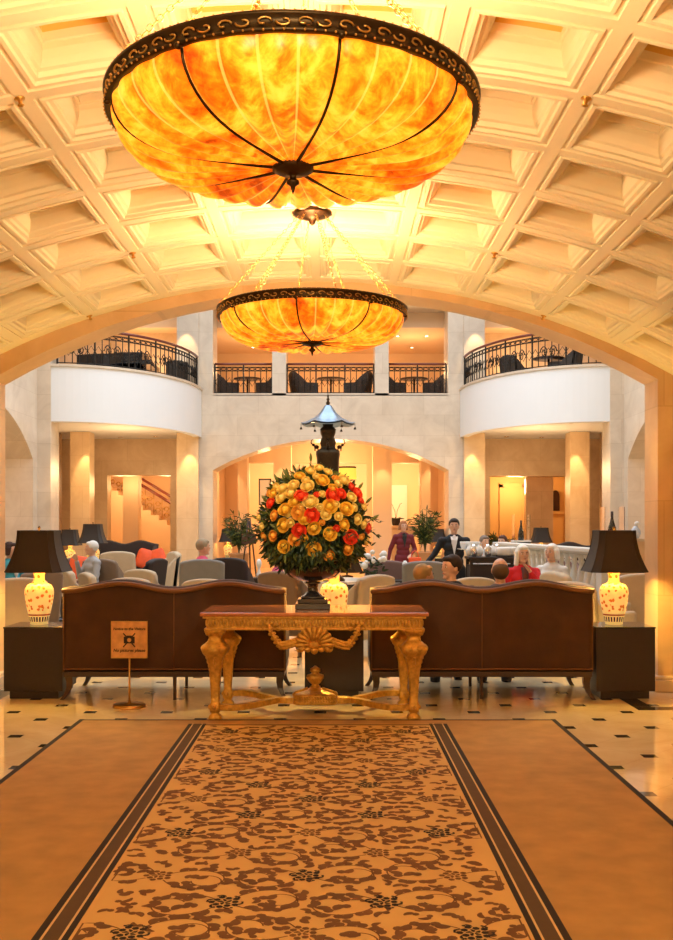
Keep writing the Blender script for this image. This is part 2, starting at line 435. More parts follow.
Ylow = Yg0 - ny * pitch
for j in range(-12, 12):
    u0, u1 = j * pitch / 2, (j + 1) * pitch / 2
    b.add([vp(u0, Yg0, 0), vp(u1, Yg0, 0), vp(u1, 9.52, 0), vp(u0, 9.52, 0)], [(0, 1, 2, 3)])
struct(b.build('ceiling', [M['plaster'], M['gold_panel']], recalc=False))

sprk = None
for (x, y) in ((1.44, 5.08), (-1.44, 5.08), (1.44, 7.95), (-1.44, 7.95), (2.14, 9.42), (-2.14, 9.42)):
    a = math.asin(x / VR)
    if sprk is None:
        sprk = thing('sprinkler_head', '', 'sprinkler')
        q = MB(); q.lathe([(0.028, 0.0), (0.028, -0.006), (0.012, -0.012), (0.010, -0.03)], 14); q.build('escutcheon', M['brass'], sprk)
        q = MB(); q.lathe([(0.008, -0.03), (0.018, -0.036), (0.018, -0.040), (0.006, -0.045)], 12); q.build('deflector', M['brass'], sprk)
        o = sprk
    else: o = copy_tree(sprk)
    o.location = (x, y, VC + VR * math.cos(a)); o.rotation_euler = (0, a, 0)
    side = 'right' if x > 0 else 'left'
    o['label'] = {5.08: f'small brass sprinkler head on the {side} ceiling beam nearest the camera', 7.95: f'small brass sprinkler head on the {side} ceiling beam halfway to the arch', 9.42: f'small brass sprinkler head at the {side} end of the coffers above the marble arch'}[y]

# hall side and rear walls
b = MB(); b.box(-4.35, -4.0, -5, 9.5, 0, 3.4); struct(b.build('wall_left', M['marble_warm']))
b = MB(); b.box(4.0, 4.35, -5, 9.5, 0, 3.4); struct(b.build('wall_right', M['marble_warm']))
b = MB(); b.box(-4.35, 4.35, -5.3, -5.0, 0, 4.2); struct(b.build('wall_rear', M['marble_warm']))

# big marble arch between hall and atrium
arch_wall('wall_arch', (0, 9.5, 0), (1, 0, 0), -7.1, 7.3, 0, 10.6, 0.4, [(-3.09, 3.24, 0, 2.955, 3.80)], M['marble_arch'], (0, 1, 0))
for i, (x0, x1) in enumerate(((-4.0, -3.02), (3.17, 4.0))):
    b = MB(); b.box(x0, x1, 9.38, 9.98, 0, 0.11); b.box(x0 + .02 * (i == 1), x1 - .02 * (i == 0), 9.41, 9.95, 0.11, 0.14)
    struct(b.build('trim_%d' % (i + 1), M['marble_warm'], bevel=0.008))

# atrium
arch_wall('wall_atrium_left', (-7.1, 0, 0), (0, 1, 0), 9.9, 24.6, 0, 10.6, 1.1, [(18.0, 24.2, 0, 3.2, 4.3), (11.0, 17.0, 0, 3.2, 4.3)], M['marble'], (-1, 0, 0))
arch_wall('wall_atrium_right', (7.3, 0, 0), (0, 1, 0), 9.9, 24.6, 0, 10.6, 1.1, [(18.0, 24.2, 0, 3.2, 4.3), (11.0, 17.0, 0, 3.2, 4.3)], M['marble'], (1, 0, 0))
arch_wall('wall_back', (0, 29.0, 0), (1, 0, 0), -3.72, 3.95, 0, 10.6, 1.1,
          [(-3.32, 3.52, 0, 3.2, 4.1), (-3.32, -1.6, 5.38, 8.0, 8.0), (-1.2, 1.38, 5.38, 8.0, 8.0), (1.78, 3.5, 5.38, 8.0, 8.0)], M['marble'], (0, 1, 0))
# aisles beside the atrium
b = MB(); b.box(-11.2, -11.0, 9.9, 25, 0, 4.6); struct(b.build('wall_aisle_left', M['marble_warm']))
b = MB(); b.box(11.2, 11.4, 9.9, 25, 0, 4.6); struct(b.build('wall_aisle_right', M['marble_warm']))
b = MB(); b.box(-11.2, -8.2, 9.9, 25.2, 4.5, 4.6); b.box(8.4, 11.4, 9.9, 25.2, 4.5, 4.6); struct(b.build('ceiling_aisle', M['peach']))
b = MB()
for x0, x1 in ((-11.2, -7.1), (7.3, 11.4)): b.box(x0, x1, 25.0, 25.2, 0, 10.6)
struct(b.build('wall_aisle_end', M['marble']))
# pilasters in front of the balconies
for i, (x0, x1) in enumerate(((-7.12, -6.77), (6.97, 7.32))):
    b = MB(); b.box(x0, x1, 24.55, 25.3, 0, 10.6); struct(b.build('trim_%d' % (i + 3), M['marble']))
# outer ceiling of the atrium around the skylight
b = MB(); b.box(-11.4, 11.6, 9.5, 11.2, 10.6, 10.75); b.box(-11.4, 11.6, 26.8, 36, 10.6, 10.75); b.box(-11.4, -5.5, 11.2, 26.8, 10.6, 10.75); b.box(5.7, 11.6, 11.2, 26.8, 10.6, 10.75)
struct(b.build('ceiling_atrium', M['white']))
# recess behind and under the balconies (lintel walls with openings), stair hall and side rooms
arch_wall('wall_recess_left', (0, 31.0, 0), (1, 0, 0), -8.3, -3.72, 0, 10.6, 0.5, [(-6.83, -4.88, 0, 3.15, 3.15)], M['marble_warm'], (0, 1, 0))
arch_wall('wall_recess_right', (0, 31.0, 0), (1, 0, 0), 3.95, 8.5, 0, 10.6, 0.5, [(5.03, 7.47, 0, 3.13, 3.13)], M['marble_warm'], (0, 1, 0))
b = MB(); b.box(-8.5, -8.3, 25.2, 36, 0, 10.6); struct(b.build('wall_recess_side_left', M['marble_warm']))
b = MB(); b.box(8.5, 8.7, 25.2, 36, 0, 10.6); struct(b.build('wall_recess_side_right', M['marble_warm']))
b = MB(); b.box(-8.3, -3.5, 35.8, 36, 0, 5); struct(b.build('wall_stair_hall', M['peach']))
b = MB(); b.box(3.7, 8.5, 34.2, 34.4, 0, 5); struct(b.build('wall_side_room', M['gold_wall']))
# piers standing in the recess openings and by the atrium corners
b = MB(); b.box(-6.62, -6.12, 32.3, 32.8, 0, 3.9); struct(b.build('trim_5', M['peach']))
b = MB(); b.box(6.40, 7.28, 32.3, 32.6, 0, 3.9); struct(b.build('trim_6', M['marble_warm']))
for i, (x0, x1, y0, y1) in enumerate(((-4.35, -3.72, 28.85, 29.5), (3.95, 4.55, 28.85, 29.5), (-7.35, -6.80, 28.6, 29.2), (6.95, 7.5, 28.6, 29.2), (-8.3, -7.75, 28.6, 29.2), (7.95, 8.5, 28.6, 29.2))):
    b = MB(); b.box(x0, x1, y0, y1, 0, 4.27); struct(b.build('trim_%d' % (i + 7), M['marble_warm']))
for i, (x0, x1) in enumerate(((-4.35, -3.72), (3.95, 4.55))):
    b = MB(); b.box(x0, x1, 28.9, 29.6, 5.38, 10.6); struct(b.build('trim_%d' % (i + 13), M['marble']))
# room behind the ground-floor arch
arch_wall('wall_inner_back', (0, 34.0, 0), (1, 0, 0), -3.72, 3.95, 0, 5.2, 0.4,
          [(-2.69, -1.74, 0, 3.73, 3.73), (-1.1, 1.3, 0, 3.73, 3.73), (2.04, 3.12, 0, 3.73, 3.73)], M['peach'], (0, 1, 0))
b = MB(); b.box(-3.72, -3.5, 30.1, 38.5, 0, 5.2); b.box(3.73, 3.95, 30.1, 38.5, 0, 5.2); struct(b.build('wall_inner_sides', M['peach']))
b = MB(); b.box(-3.8, 4.0, 38.3, 38.5, 0, 5.2); struct(b.build('wall_far', M['peach']))
b = MB(); b.box(2.36, 3.0, 38.22, 38.3, 1.55, 3.15); b.box(2.44, 2.92, 38.2, 38.22, 1.6, 3.05); struct(b.build('trim_15', M['cloth']))
# slender piers just inside the arch
for i, (x, wd) in enumerate(((-1.75, .30), (1.45, .32), (-2.9, .16), (3.0, .16))):
    b = MB(); b.box(x, x + wd * 1.9, 32.2, 32.8, 0, 4.5); struct(b.build('trim_%d' % (i + 16), M['peach']))
# floors and ceilings of the upper gallery
b = MB(); b.box(-8.3, 8.5, 29.02, 36, 4.45, 5.36); struct(b.build('ceiling_ground', M['peach']))
b = MB(); b.box(-8.3, 8.5, 30.1, 36, 7.55, 8.6); struct(b.build('ceiling_gallery', M['peach']))
b = MB(); b.box(-4.4, 4.6, 34.6, 34.8, 5.36, 7.55); struct(b.build('wall_gallery', M['peach']))
for i, (x0, x1) in enumerate(((-3.6, -2.35), (-0.9, 1.1), (2.45, 3.6))):
    b = MB()
    for q in (0, 1): b.box(x0 + q * .07, x1 - q * .07, 34.55 - q * .02, 34.6, 5.6 + q * .07, 7.3 - q * .07)
    struct(b.build('trim_%d' % (i + 20), M['peach']))
b = MB(); b.box(-3.32, 3.5, 29.0, 29.12, 5.36, 5.43); struct(b.build('trim_23', M['marble']))
# door in the golden side room, niche on the right
b = MB(); b.box(5.85, 5.98, 34.12, 34.2, 0, 3.0); b.box(6.62, 6.75, 34.12, 34.2, 0, 3.0); b.box(5.85, 6.75, 34.12, 34.2, 2.9, 3.05); b.box(5.98, 6.62, 34.16, 34.2, 0, 2.9)
struct(b.build('door_1', M['gold_wall']))

# balconies: curved white aprons with floor and coffered soffit
def bal_pt(s, t, k=1.0, dy=0.0):
    """s=-1 left, +1 right; t in 0..90 degrees"""
    cx = 0.1 + s * 6.87
    return (cx - s * 3.12 * k * math.sin(R(t)), 29.0 - 4.4 * k * math.cos(R(t)) + dy)
NB = 28
for s, nm in ((-1, 'left'), (1, 'right')):
    o_, i_ = [], []
    for i in range(NB + 1):
        t = 90 * i / NB
        o_.append(bal_pt(s, t)); i_.append(bal_pt(s, t, 0.93))
    b = MB(); z0, z1 = 4.15, 5.50
    for i in range(NB):
        (ax0, ay0), (ax1, ay1), (bx0, by0), (bx1, by1) = o_[i], o_[i + 1], i_[i], i_[i + 1]
        b.add([(ax0, ay0, z0), (ax1, ay1, z0), (ax1, ay1, z1), (ax0, ay0, z1)], [(0, 1, 2, 3)], 0, True)
        b.add([(bx0, by0, z0), (bx1, by1, z0), (bx1, by1, z1), (bx0, by0, z1)], [(0, 1, 2, 3)], 0, True)
        b.add([(ax0, ay0, z0), (ax1, ay1, z0), (bx1, by1, z0), (bx0, by0, z0)], [(0, 1, 2, 3)], 0)
        b.add([(ax0, ay0, z1), (ax1, ay1, z1), (bx1, by1, z1), (bx0, by0, z1)], [(0, 1, 2, 3)], 0)
    struct(b.build('wall_balcony_%s' % nm, M['white'], recalc=True))
    # soffit and floor slab, fan shaped
    cx, cy = 0.1 + s * 6.87, 31.0
    b = MB()
    for z, kk in ((4.28, 0.95), (5.30, 0.95)):
        pts = [bal_pt(s, 90 * i / NB, kk) for i in range(NB + 1)]
        v = [(x, y, z) for x, y in pts] + [(cx - s * 3.0, 31.0, z), (cx + s * 1.6, 31.0, z), (cx + s * 1.6, pts[0][1], z)]
        b.add(v, [tuple(range(len(v)))])
    struct(b.build('ceiling_balcony_%s' % nm, M['white'], recalc=False))
    b = MB()   # stone coping under the rail
    for i in range(NB):
        (ax0, ay0), (ax1, ay1) = bal_pt(s, 90 * i / NB, 1.012), bal_pt(s, 90 * (i + 1) / NB, 1.012)
        (bx0, by0), (bx1, by1) = bal_pt(s, 90 * i / NB, .92), bal_pt(s, 90 * (i + 1) / NB, .92)
        v = [(x, y, z) for z in (5.50, 5.56) for (x, y) in ((ax0, ay0), (ax1, ay1), (bx1, by1), (bx0, by0))]
        b.add(v, [(0, 1, 2, 3), (4, 5, 6, 7), (0, 1, 5, 4), (2, 3, 7, 6)])
    struct(b.build('trim_%d' % (24 if s < 0 else 25), M['marble']))

# ------------------------------------------------------------------ iron railings
def railing(name, label, pts, z0, h, cat='railing', group=None, step=0.16, panels=True):
    """pts: list of (x, y) along the rail"""
    P = [Vector((x, y, 0)) for x, y in pts]
    org = P[0].copy(); org.z = z0
    t = thing(name, label, cat, org, 0, group)
    P = [p - Vector((org.x, org.y, 0)) for p in P]
    cum = [0]
    for i in range(len(P) - 1): cum.append(cum[-1] + (P[i + 1] - P[i]).length)
    L = cum[-1]
    def at_s(s):
        for i in range(len(cum) - 1):
            if s <= cum[i + 1] + 1e-6:
                k = (s - cum[i]) / (cum[i + 1] - cum[i]); return P[i].lerp(P[i + 1], k)
        return P[-1]
    def path(z, n=None):
        n = n or max(2, int(L / 0.25)); return [tuple(at_s(L * i / n) + Vector((0, 0, z))) for i in range(n + 1)]
    b = MB(); b.tube(path(h), 0.035, 8, sx=1.3); b.build('handrail', M['mahogany'], t)
    b = MB()
    for z in (0.06, h - 0.09, h - 0.2): b.tube(path(z), 0.013, 4)
    b.build('crossbar', M['iron'], t)
    n = max(1, round(L / 0.95)); d = L / n
    for i in range(n + 1):
        p = at_s(L * i / n); b = MB(); b.box(p.x - .02, p.x + .02, p.y - .02, p.y + .02, 0, h); b.build('post', M['iron'], t)
    for i in range(n):
        b = MB(); m = max(3, int(d / step))
        for j in range(1, m):
            p = at_s(d * (i + j / m)); b.tube([(p.x, p.y, 0.06), (p.x, p.y, h - .09)], 0.013, 4)
        # rings between the two upper bars and diamonds below
        for j in range(m):
            s0, s1 = d * (i + j / m), d * (i + (j + 1) / m); c = at_s((s0 + s1) / 2); e = (at_s(s1) - at_s(s0)) / 2
            b.tube([tuple(c + e * .8 * math.cos(a * PI / 4) + Vector((0, 0, h - .145 + .04 * math.sin(a * PI / 4)))) for a in range(8)], 0.011, 4, closed=True)
            zc = h * .42
            b.tube([tuple(c + e * .95 * x + Vector((0, 0, zc + z))) for x, z in ((0, .13), (1, 0), (0, -.13), (-1, 0))], 0.011, 4, closed=True)
        # large scroll motif in the middle of the panel
        c = at_s(d * (i + .5)); e = (at_s(d * (i + .5) + .1) - at_s(d * (i + .5) - .1)).normalized()
        if panels:
            for sg in (-1, 1):
                pth = []
                for q in range(17):
                    a = q / 16 * 3.2 * PI; rr = .13 * (1 - q / 20)
                    pth.append(tuple(c + e * sg * (.12 + rr * math.cos(a) * .8) + Vector((0, 0, h * .45 + rr * 1.3 * math.sin(a)))))
                b.tube(pth, 0.015, 4)
        b.build('lattice_panel', M['iron'], t)
    return t
for s, nm, ot in ((-1, 'left', 'before the grand piano'), (1, 'right', 'with cafe tables behind')):
    railing('balcony_railing', f'curved black iron railing on the {nm} white balcony {ot}',
            [bal_pt(s, 2 + 86 * i / 24, 0.965) for i in range(25)], 5.56, 0.90)
for i, (x0, x1, nm) in enumerate(((-3.30, -1.62, 'left'), (-1.18, 1.36, 'middle'), (1.80, 3.48, 'right'))):
    railing('gallery_railing', f'straight black iron railing in the {nm} opening of the upper gallery', [(x0, 29.35), (x1, 29.35)], 5.43, 0.90, panels=False)
# ================================================================== CHANDELIERS
CR = 0.69; RIMZ = CZ + 1.60; HUBZ = CZ + 1.355
def bowl_z(r):    # height of the glass below the rim for radius fraction r
    return -0.175 * (1 - min(r, 1) ** 5.0) ** 0.52
def make_chandelier():
    t = thing('bowl_chandelier', '', 'chandelier', (0, 0, RIMZ), 0, 'amber glass bowl chandeliers')
    n = 256; rs = []
    for i in range(19):
        u = math.sin(PI / 2 * i / 18) if i else 0.02
        r = u * (CR - 0.012)
        ring = []
        for j in range(n):
            a = 2 * PI * j / n
            k = abs(math.sin(16 * (a + R(30))))            # 32 gores, scalloped
            sc_ = 1 + 0.045 * (k - 1) * min(1, u * 2) * (0.35 + .65 * (1 - (max(u - .8, 0) / .2) ** 2))
            z = -0.056 + bowl_z(u) * (1 + 0.16 * k * min(1, u * 1.5))
            ring.append((r * sc_ * math.cos(a), r * sc_ * math.sin(a), z))
        rs.append(ring)
    b = MB(); b.rings(rs, 0, True, False)
    b.build('glass_bowl', M['bowl'], t)
    # bronze rim band with scroll relief
    b = MB()
    b.lathe([(CR - .02, -.056), (CR + .004, -.060), (CR + .012, -.052), (CR + .004, -.044), (CR + .002, -.014), (CR + .014, -.008), (CR + .016, 0.002), (CR + .006, 0.008), (CR - .02, 0.006)], 96, cap=False)
    b.lathe([(CR - .02, 0.006), (CR - .02, -.056)], 96, cap=False)
    rim_ = b.build('rim', M['bronze'], t)
    b = MB()
    m = 68
    for q in range(m):
        a0 = 2 * PI * q / m
        pth = []
        for k in range(9):
            th = k / 8 * 1.6 * PI + (PI if q % 2 else 0)
            rr = .0155 * (1 - k / 14)
            da = (rr * 1.7 * math.cos(th)) / CR; z = -.029 + rr * math.sin(th)
            pth.append(((CR + .009) * math.cos(a0 + da), (CR + .009) * math.sin(a0 + da), z))
        b.tube(pth, 0.0038, 4)
        for z in (-.056, 0.004):
            for h in (0, .5):
                a = a0 + 2 * PI * h / m; b.ball(((CR + .012) * math.cos(a), (CR + .012) * math.sin(a), z), .0042, 5, 4)
    b.build('rim_scrollwork', M['brass'], rim_)
    for q in range(8):
        a = -PI / 2 + R(-30 + 45 * q)
        pth = []
        for i in range(15):
            u = math.sin(PI / 2 * i / 14); u = max(u, .06)
            r = u * (CR - .012) * (1 - .030 * min(1, u * 2) * (.35 + .65 * (1 - (max(u - .8, 0) / .2) ** 2))); z = -0.056 + bowl_z(u) * 1.03 - .002
            pth.append((r * math.cos(a), r * math.sin(a), z))
        b = MB(); b.tube(pth, [.0075] * 3 + [.0055] * 12, 6); b.ball((CR * math.cos(a), CR * math.sin(a), -.058), (.014, .014, .012), 8, 5)
        b.build('strap', M['bronze'], t)
    b = MB(); z = -0.056 - .175 - .012
    b.lathe([(.075, z + .012), (.078, z), (.060, z - .012), (.035, z - .018), (.012, z - .022), (.012, z - .035), (.022, z - .042), (.024, z - .052), (.010, z - .062), (.006, z - .078), (.001, z - .092)], 24, lobes=8, la=.06)
    b.build('hub_finial', M['bronze'], t)
    # chains from the rim to the ceiling plate
    top = (CZ + 2.33) - RIMZ
    for q in range(8):
        a = -PI / 2 + R(-7.5 + 45 * q)
        p0 = Vector((CR * math.cos(a), CR * math.sin(a), 0.01)); p1 = Vector((.10 * math.cos(a), .10 * math.sin(a), top - .03))
        L = (p1 - p0).length; nl = int(L / .030); d = (p1 - p0).normalized(); sd = d.cross(Vector((0, 0, 1))).normalized(); s2 = d.cross(sd)
        b = MB()
        for i in range(nl):
            c = p0 + (p1 - p0) * ((i + .5) / nl); w = sd if i % 2 else s2
            b.tube([tuple(c + d * .0195 * math.cos(k * PI / 4) + w * .0095 * math.sin(k * PI / 4)) for k in range(8)], .0022, 4, closed=True)
        b.build('chain', M['brass'], t)
    b = MB(); b.lathe([(.14, top), (.145, top - .015), (.12, top - .03), (.07, top - .045), (.03, top - .06), (.02, top - .085), (.005, top - .10)], 28, lobes=14, la=.05)
    b.build('ceiling_plate', M['bronze'], t)
    # four bulbs hidden in the bowl
    for q in range(4):
        a = PI / 4 + q * PI / 2; b = MB(); b.ball((.28 * math.cos(a), .28 * math.sin(a), -.07), .03, 10, 7)
        o = b.build('bulb', M['bulb'], t)
    return t
M['bulb'] = plain('lit_bulb', (1, .8, .5), .4, emit=(1.0, .68, .30), es=40)
ch = make_chandelier(); ch.location = (0, 3.8, RIMZ); ch['label'] = 'large amber glass bowl chandelier with bronze scroll rim, the nearer one over the rug'
c2 = dup(ch, (0, 7.4, RIMZ), R(22), 'amber glass bowl chandelier on eight brass chains, the farther one before the marble arch')
for y, p in ((3.8, 95), (7.4, 95)):
    point('chandelier_uplight', (0, y, RIMZ - .0), p, (1.0, 0.80, 0.42), 0.22)
for x in (-1.44, 1.44):  # unseen spots added at the ceiling to brighten the bouquet
    spot('bouquet_fill_spot', (x, 5.3, 3.66), (-.015, 8.3, 1.55), 190, (1.0, .86, .60), 26, .7, .04)

# ================================================================== RUGS
b = MB(); b.box(-1.84, 1.90, -1.0, 7.98, 0, 0.008, 0)
e = .035
b.box(-1.84 - e, -1.84, -1.0, 7.98 + e, 0, 0.010, 1); b.box(1.90, 1.90 + e, -1.0, 7.98 + e, 0, 0.010, 1); b.box(-1.84 - e, 1.90 + e, 7.98, 7.98 + e * .6, 0, 0.010, 1)
tag(b.build('plain_carpet', [M['rug_plain'], M['rug_dark']]), 'large plain tan carpet with thin dark edge under the patterned rug', 'carpet')

rt = thing('patterned_rug', 'long tan rug with brown leaf scrolls and dark striped borders', 'rug', (0.035, 3.4, 0.0085))
X1 = 1.005; xi = .868
b = MB(); b.box(-X1, X1, -4.4, 4.39, 0, 0.007, 0)
zt = .0078
def blade(pts, wds, mi, z=zt):
    """flat tapering curved shape following pts"""
    v = []; k = len(pts)
    for i, p in enumerate(pts):
        d = (pts[min(i + 1, k - 1)][0] - pts[max(i - 1, 0)][0], pts[min(i + 1, k - 1)][1] - pts[max(i - 1, 0)][1])
        L = math.hypot(*d) or 1; nx, ny = -d[1] / L, d[0] / L
        v += [(p[0] + nx * wds[i], p[1] + ny * wds[i], z), (p[0] - nx * wds[i], p[1] - ny * wds[i], z)]
    b.add(v, [(2 * i, 2 * i + 1, 2 * i + 3, 2 * i + 2) for i in range(k - 1)], mi)
def inside(x, y, m=.015): return abs(x) < xi - m and -4.35 < y < 4.33 - m
rr_ = random.Random(11)
def comma(x, y, a, L, w, mi, side, z=zt):
    pts = []; wd = []; n = 7; ang = a; px, py = x, y
    for i in range(n):
        pts.append((px, py)); f = i / (n - 1); wd.append(w * (0.25 + 1.1 * math.sin(PI * min(1, f * 1.12)) ** .8 * (.5 + .5 * f)) if f < .97 else w * .25)
        px += L / n * math.cos(ang); py += L / n * math.sin(ang); ang += side * (.25 + .75 * f) * 3.6 / n * 1.4
    if all(inside(*p) for p in pts):
        z += rr_.random() * .0007; blade(pts, wd, mi, z)
        # round lobe at the curl's head
        cx, cy = pts[-1]; b.add([(cx + w * 1.15 * math.cos(k * PI / 4), cy + w * 1.15 * math.sin(k * PI / 4), z + .0002) for k in range(8)], [tuple(range(8))], mi)
flowers = []
for kx in (-2, -1, 0, 1, 2):
    for my in range(-8, 8):
        fx = kx * .325; fy = (4.4 - 3.4) + my * .62 + (.31 if kx % 2 else 0)
        if -4.3 < fy < 4.25: flowers.append((fx, fy, (my + (kx // 2)) % 2 == 0 if kx % 2 == 0 else my % 3 != 0))
for (fx, fy, dark) in flowers:
    mi = 2 if dark else 1
    for k in range(10):
        a = k * 2 * PI / 10; r1 = .042 + .012 * (k % 2); c = (fx + r1 * math.cos(a), fy + r1 * math.sin(a))
        b.add([(c[0] + .015 * math.cos(a + q * PI / 3), c[1] + .015 * math.sin(a + q * PI / 3), zt + .0006) for q in range(6)], [tuple(range(6))], mi)
    for q in range(5):
        a = q * 2 * PI / 5 + .3; blade([(fx + .006 * math.cos(a), fy + .006 * math.sin(a)), (fx + .018 * math.cos(a), fy + .018 * math.sin(a)), (fx + .031 * math.cos(a + .3), fy + .031 * math.sin(a + .3))], [.003, .008, .003], mi, zt + .0008)
    if dark:
        for k in range(6):
            a = k * PI / 3 + .5; comma(fx + .055 * math.cos(a), fy + .055 * math.sin(a), a + .6, .05, .006, 2, 1, zt + .0008)
# vines: spirals leaving each flower, leaves in alternation
taken = {}
def free(x, y, r):
    gx, gy = int(x // .06), int(y // .06)
    for i in (-1, 0, 1):
        for j in (-1, 0, 1):
            for (qx, qy) in taken.get((gx + i, gy + j), ()):
                if (qx - x) ** 2 + (qy - y) ** 2 < r * r: return False
    taken.setdefault((gx, gy), []).append((x, y)); return True
for (fx, fy, dark) in flowers:
    for i in range(-1, 2):
        for j in range(-1, 2): taken.setdefault((int((fx + i * .05) // .06), int((fy + j * .05) // .06)), []).append((fx + i * .03, fy + j * .03))
for (fx, fy, dark) in flowers:
    for k in range(4):
        a = k * PI / 2 + .5 + (0.4 if dark else 0); side = 1 if k % 2 else -1
        px, py = fx + .06 * math.cos(a), fy + .06 * math.sin(a); pts = []
        for i in range(26):
            pts.append((px, py)); px += .021 * math.cos(a); py += .021 * math.sin(a); a += side * (.07 + .012 * i)
        pts = [p for p in pts if inside(*p)]
        if len(pts) > 4: blade(pts, [.0035] * len(pts), 1, zt - .0002)
        for i in range(2, len(pts) - 1, 2):
            a0 = math.atan2(pts[i + 1][1] - pts[i][1], pts[i + 1][0] - pts[i][0]); sd = 1 if (i // 2) % 2 else -1
            if free(pts[i][0], pts[i][1], .042): comma(pts[i][0], pts[i][1], a0 + sd * .9, .085, .019, 1, -sd)
for _ in range(9000):
    x, y = rr_.uniform(-.85, .85), rr_.uniform(-4.35, 4.3)
    if free(x, y, .055): comma(x, y, rr_.uniform(0, 6.28), rr_.uniform(.06, .09), rr_.uniform(.012, .018), 1, rr_.choice((-1, 1)))
b.build('rug_field', [M['rug_field'], M['rug_leaf'], M['rug_dark']], rt, recalc=False)
for sx in (-1, 1):
    b = MB()
    for x0, x1, mi in ((.868, .893, 0), (.893, .903, 1), (.903, .965, 2), (.965, .975, 1), (.975, 1.005, 0)):
        a, c = sorted((sx * x0, sx * x1)); b.box(a, c, -4.4, 4.39, .007, .0092, mi)
    b.build('rug_border', [M['rug_dark'], M['rug_cream'], M['rug_brown']], rt)
b = MB(); b.box(-.97, .97, 4.34, 4.36, .007, .0098, 0); b.build('rug_end_stripe', M['rug_brown'], rt)

# ================================================================== CONSOLE TABLE
ct = thing('console_table', 'gilded carved console table with red marble top and shell apron behind the rug', 'table', (0.005, 8.4, 0))
b = MB()
b.box(-.915, .915, -.42, .40, .835, .865); b.build('marble_top', M['red_marble'], ct, bevel=.008)
b = MB(); b.box(-.895, .895, -.40, .385, .815, .835); b.box(-.865, .865, -.375, .36, .735, .815); b.box(-.885, .885, -.39, .375, .722, .738)
apr = b.build('apron', M['gilt'], ct, bevel=.005)
b = MB()
for i in range(62):     # carved tongues along front and ends
    x = -.84 + 1.68 * i / 61; b.ball((x, -.380, .778), (.011, .010, .030), 6, 5)
for i in range(26):
    for sx in (-1, 1): b.ball((sx * .870, -.35 + .68 * i / 25, .778), (.010, .011, .030), 6, 5)
for i in range(90):
    x = -.86 + 1.72 * i / 89; b.ball((x, -.386, .822), .007, 5, 4)
b.build('carved_frieze', M['gilt'], apr)
def console_leg(x, y):
    T = RT((x, y, 0), PI / 4)
    b = MB()
    q = MB()
    prof_ = [(.050, .0), (.056, .012), (.050, .030), (.034, .045), (.030, .055), (.040, .062), (.044, .075), (.044, .125), (.038, .135), (.034, .145), (.036, .20), (.046, .36), (.058, .46), (.072, .505), (.098, .535), (.108, .56), (.104, .59), (.080, .615), (.058, .635), (.052, .66), (.058, .685), (.080, .700), (.086, .716), (.086, .722)]
    b.lathe(prof_, 28, sq=5.0, T=RT((x, y, 0)))
    for k in range(4):
        a = k * PI / 2
        for sg in (-1, 1):       # acanthus drops and volutes on the shoulders
            c = (x + .085 * math.cos(a) + sg * .035 * math.sin(a), y + .085 * math.sin(a) - sg * .035 * math.cos(a), .575)
            b.ball(c, .030, 8, 6)
        for i in range(5):
            z = .50 - i * .035; r = .066 - i * .008
            b.ball((x + r * math.cos(a), y + r * math.sin(a), z), (.016 - i * .002, .016 - i * .002, .022), 6, 5)
        b.ball((x + .046 * math.cos(a), y + .046 * math.sin(a), .10), (.014, .014, .018), 8, 6)
    for k in range(4):
        a = PI / 4 + k * PI / 2; b.ball((x + .075 * math.cos(a), y + .075 * math.sin(a), .695), (.022, .022, .018), 8, 6)
    return b
for x, y in ((-.80, -.33), (.80, -.33), (-.765, .31), (.765, .31)):
    console_leg(x, y).build('leg', M['gilt'], ct)
# shell with garlands under the apron
b = MB()
cz_ = .615; T0 = RT((0, -.385, cz_))
nr = 11; v = []; 
for k in range(nr):
    a = PI * (k + .5) / nr * 1.16 - PI * .08
    ca, sa = math.cos(a), math.sin(a)
    pts = [(r * ca, -.016 - .012 * math.sin(PI * r / .16), r * sa * .92 + .0) for r in (.03, .07, .11, .14, .155)]
    b.tube([(p[0], p[1] - .385, p[2] + cz_) for p in pts], [.006, .013, .019, .022, .014], 8)
sh = [(.15 * math.cos(PI * k / 20 * 1.16 - PI * .08), .138 * math.sin(PI * k / 20 * 1.16 - PI * .08) + cz_) for k in range(21)] + [(0, cz_ - .045)]
b.prism(sh, -.39, -.37)
b.ball((0, -.40, cz_ - .01), (.05, .022, .035), 12, 8); b.ball((0, -.40, cz_ - .055), (.03, .018, .03), 10, 7)
for sg in (-1, 1):
    b.ball((sg * .055, -.405, cz_ - .045), (.03, .018, .022), 10, 7); b.ball((sg * .105, -.40, cz_ - .04), (.028, .018, .028), 10, 7)
    pth = []
    for i in range(15): 
        a = sg * 1.0 * (-PI / 2 + i / 14 * 1.7 * PI); pth.append((sg * .115 + .028 * math.cos(a) * sg, -.40, cz_ - .035 + .028 * math.sin(a)))
    b.tube(pth, .008, 6)
b.build('shell_carving', M['gilt'], apr)
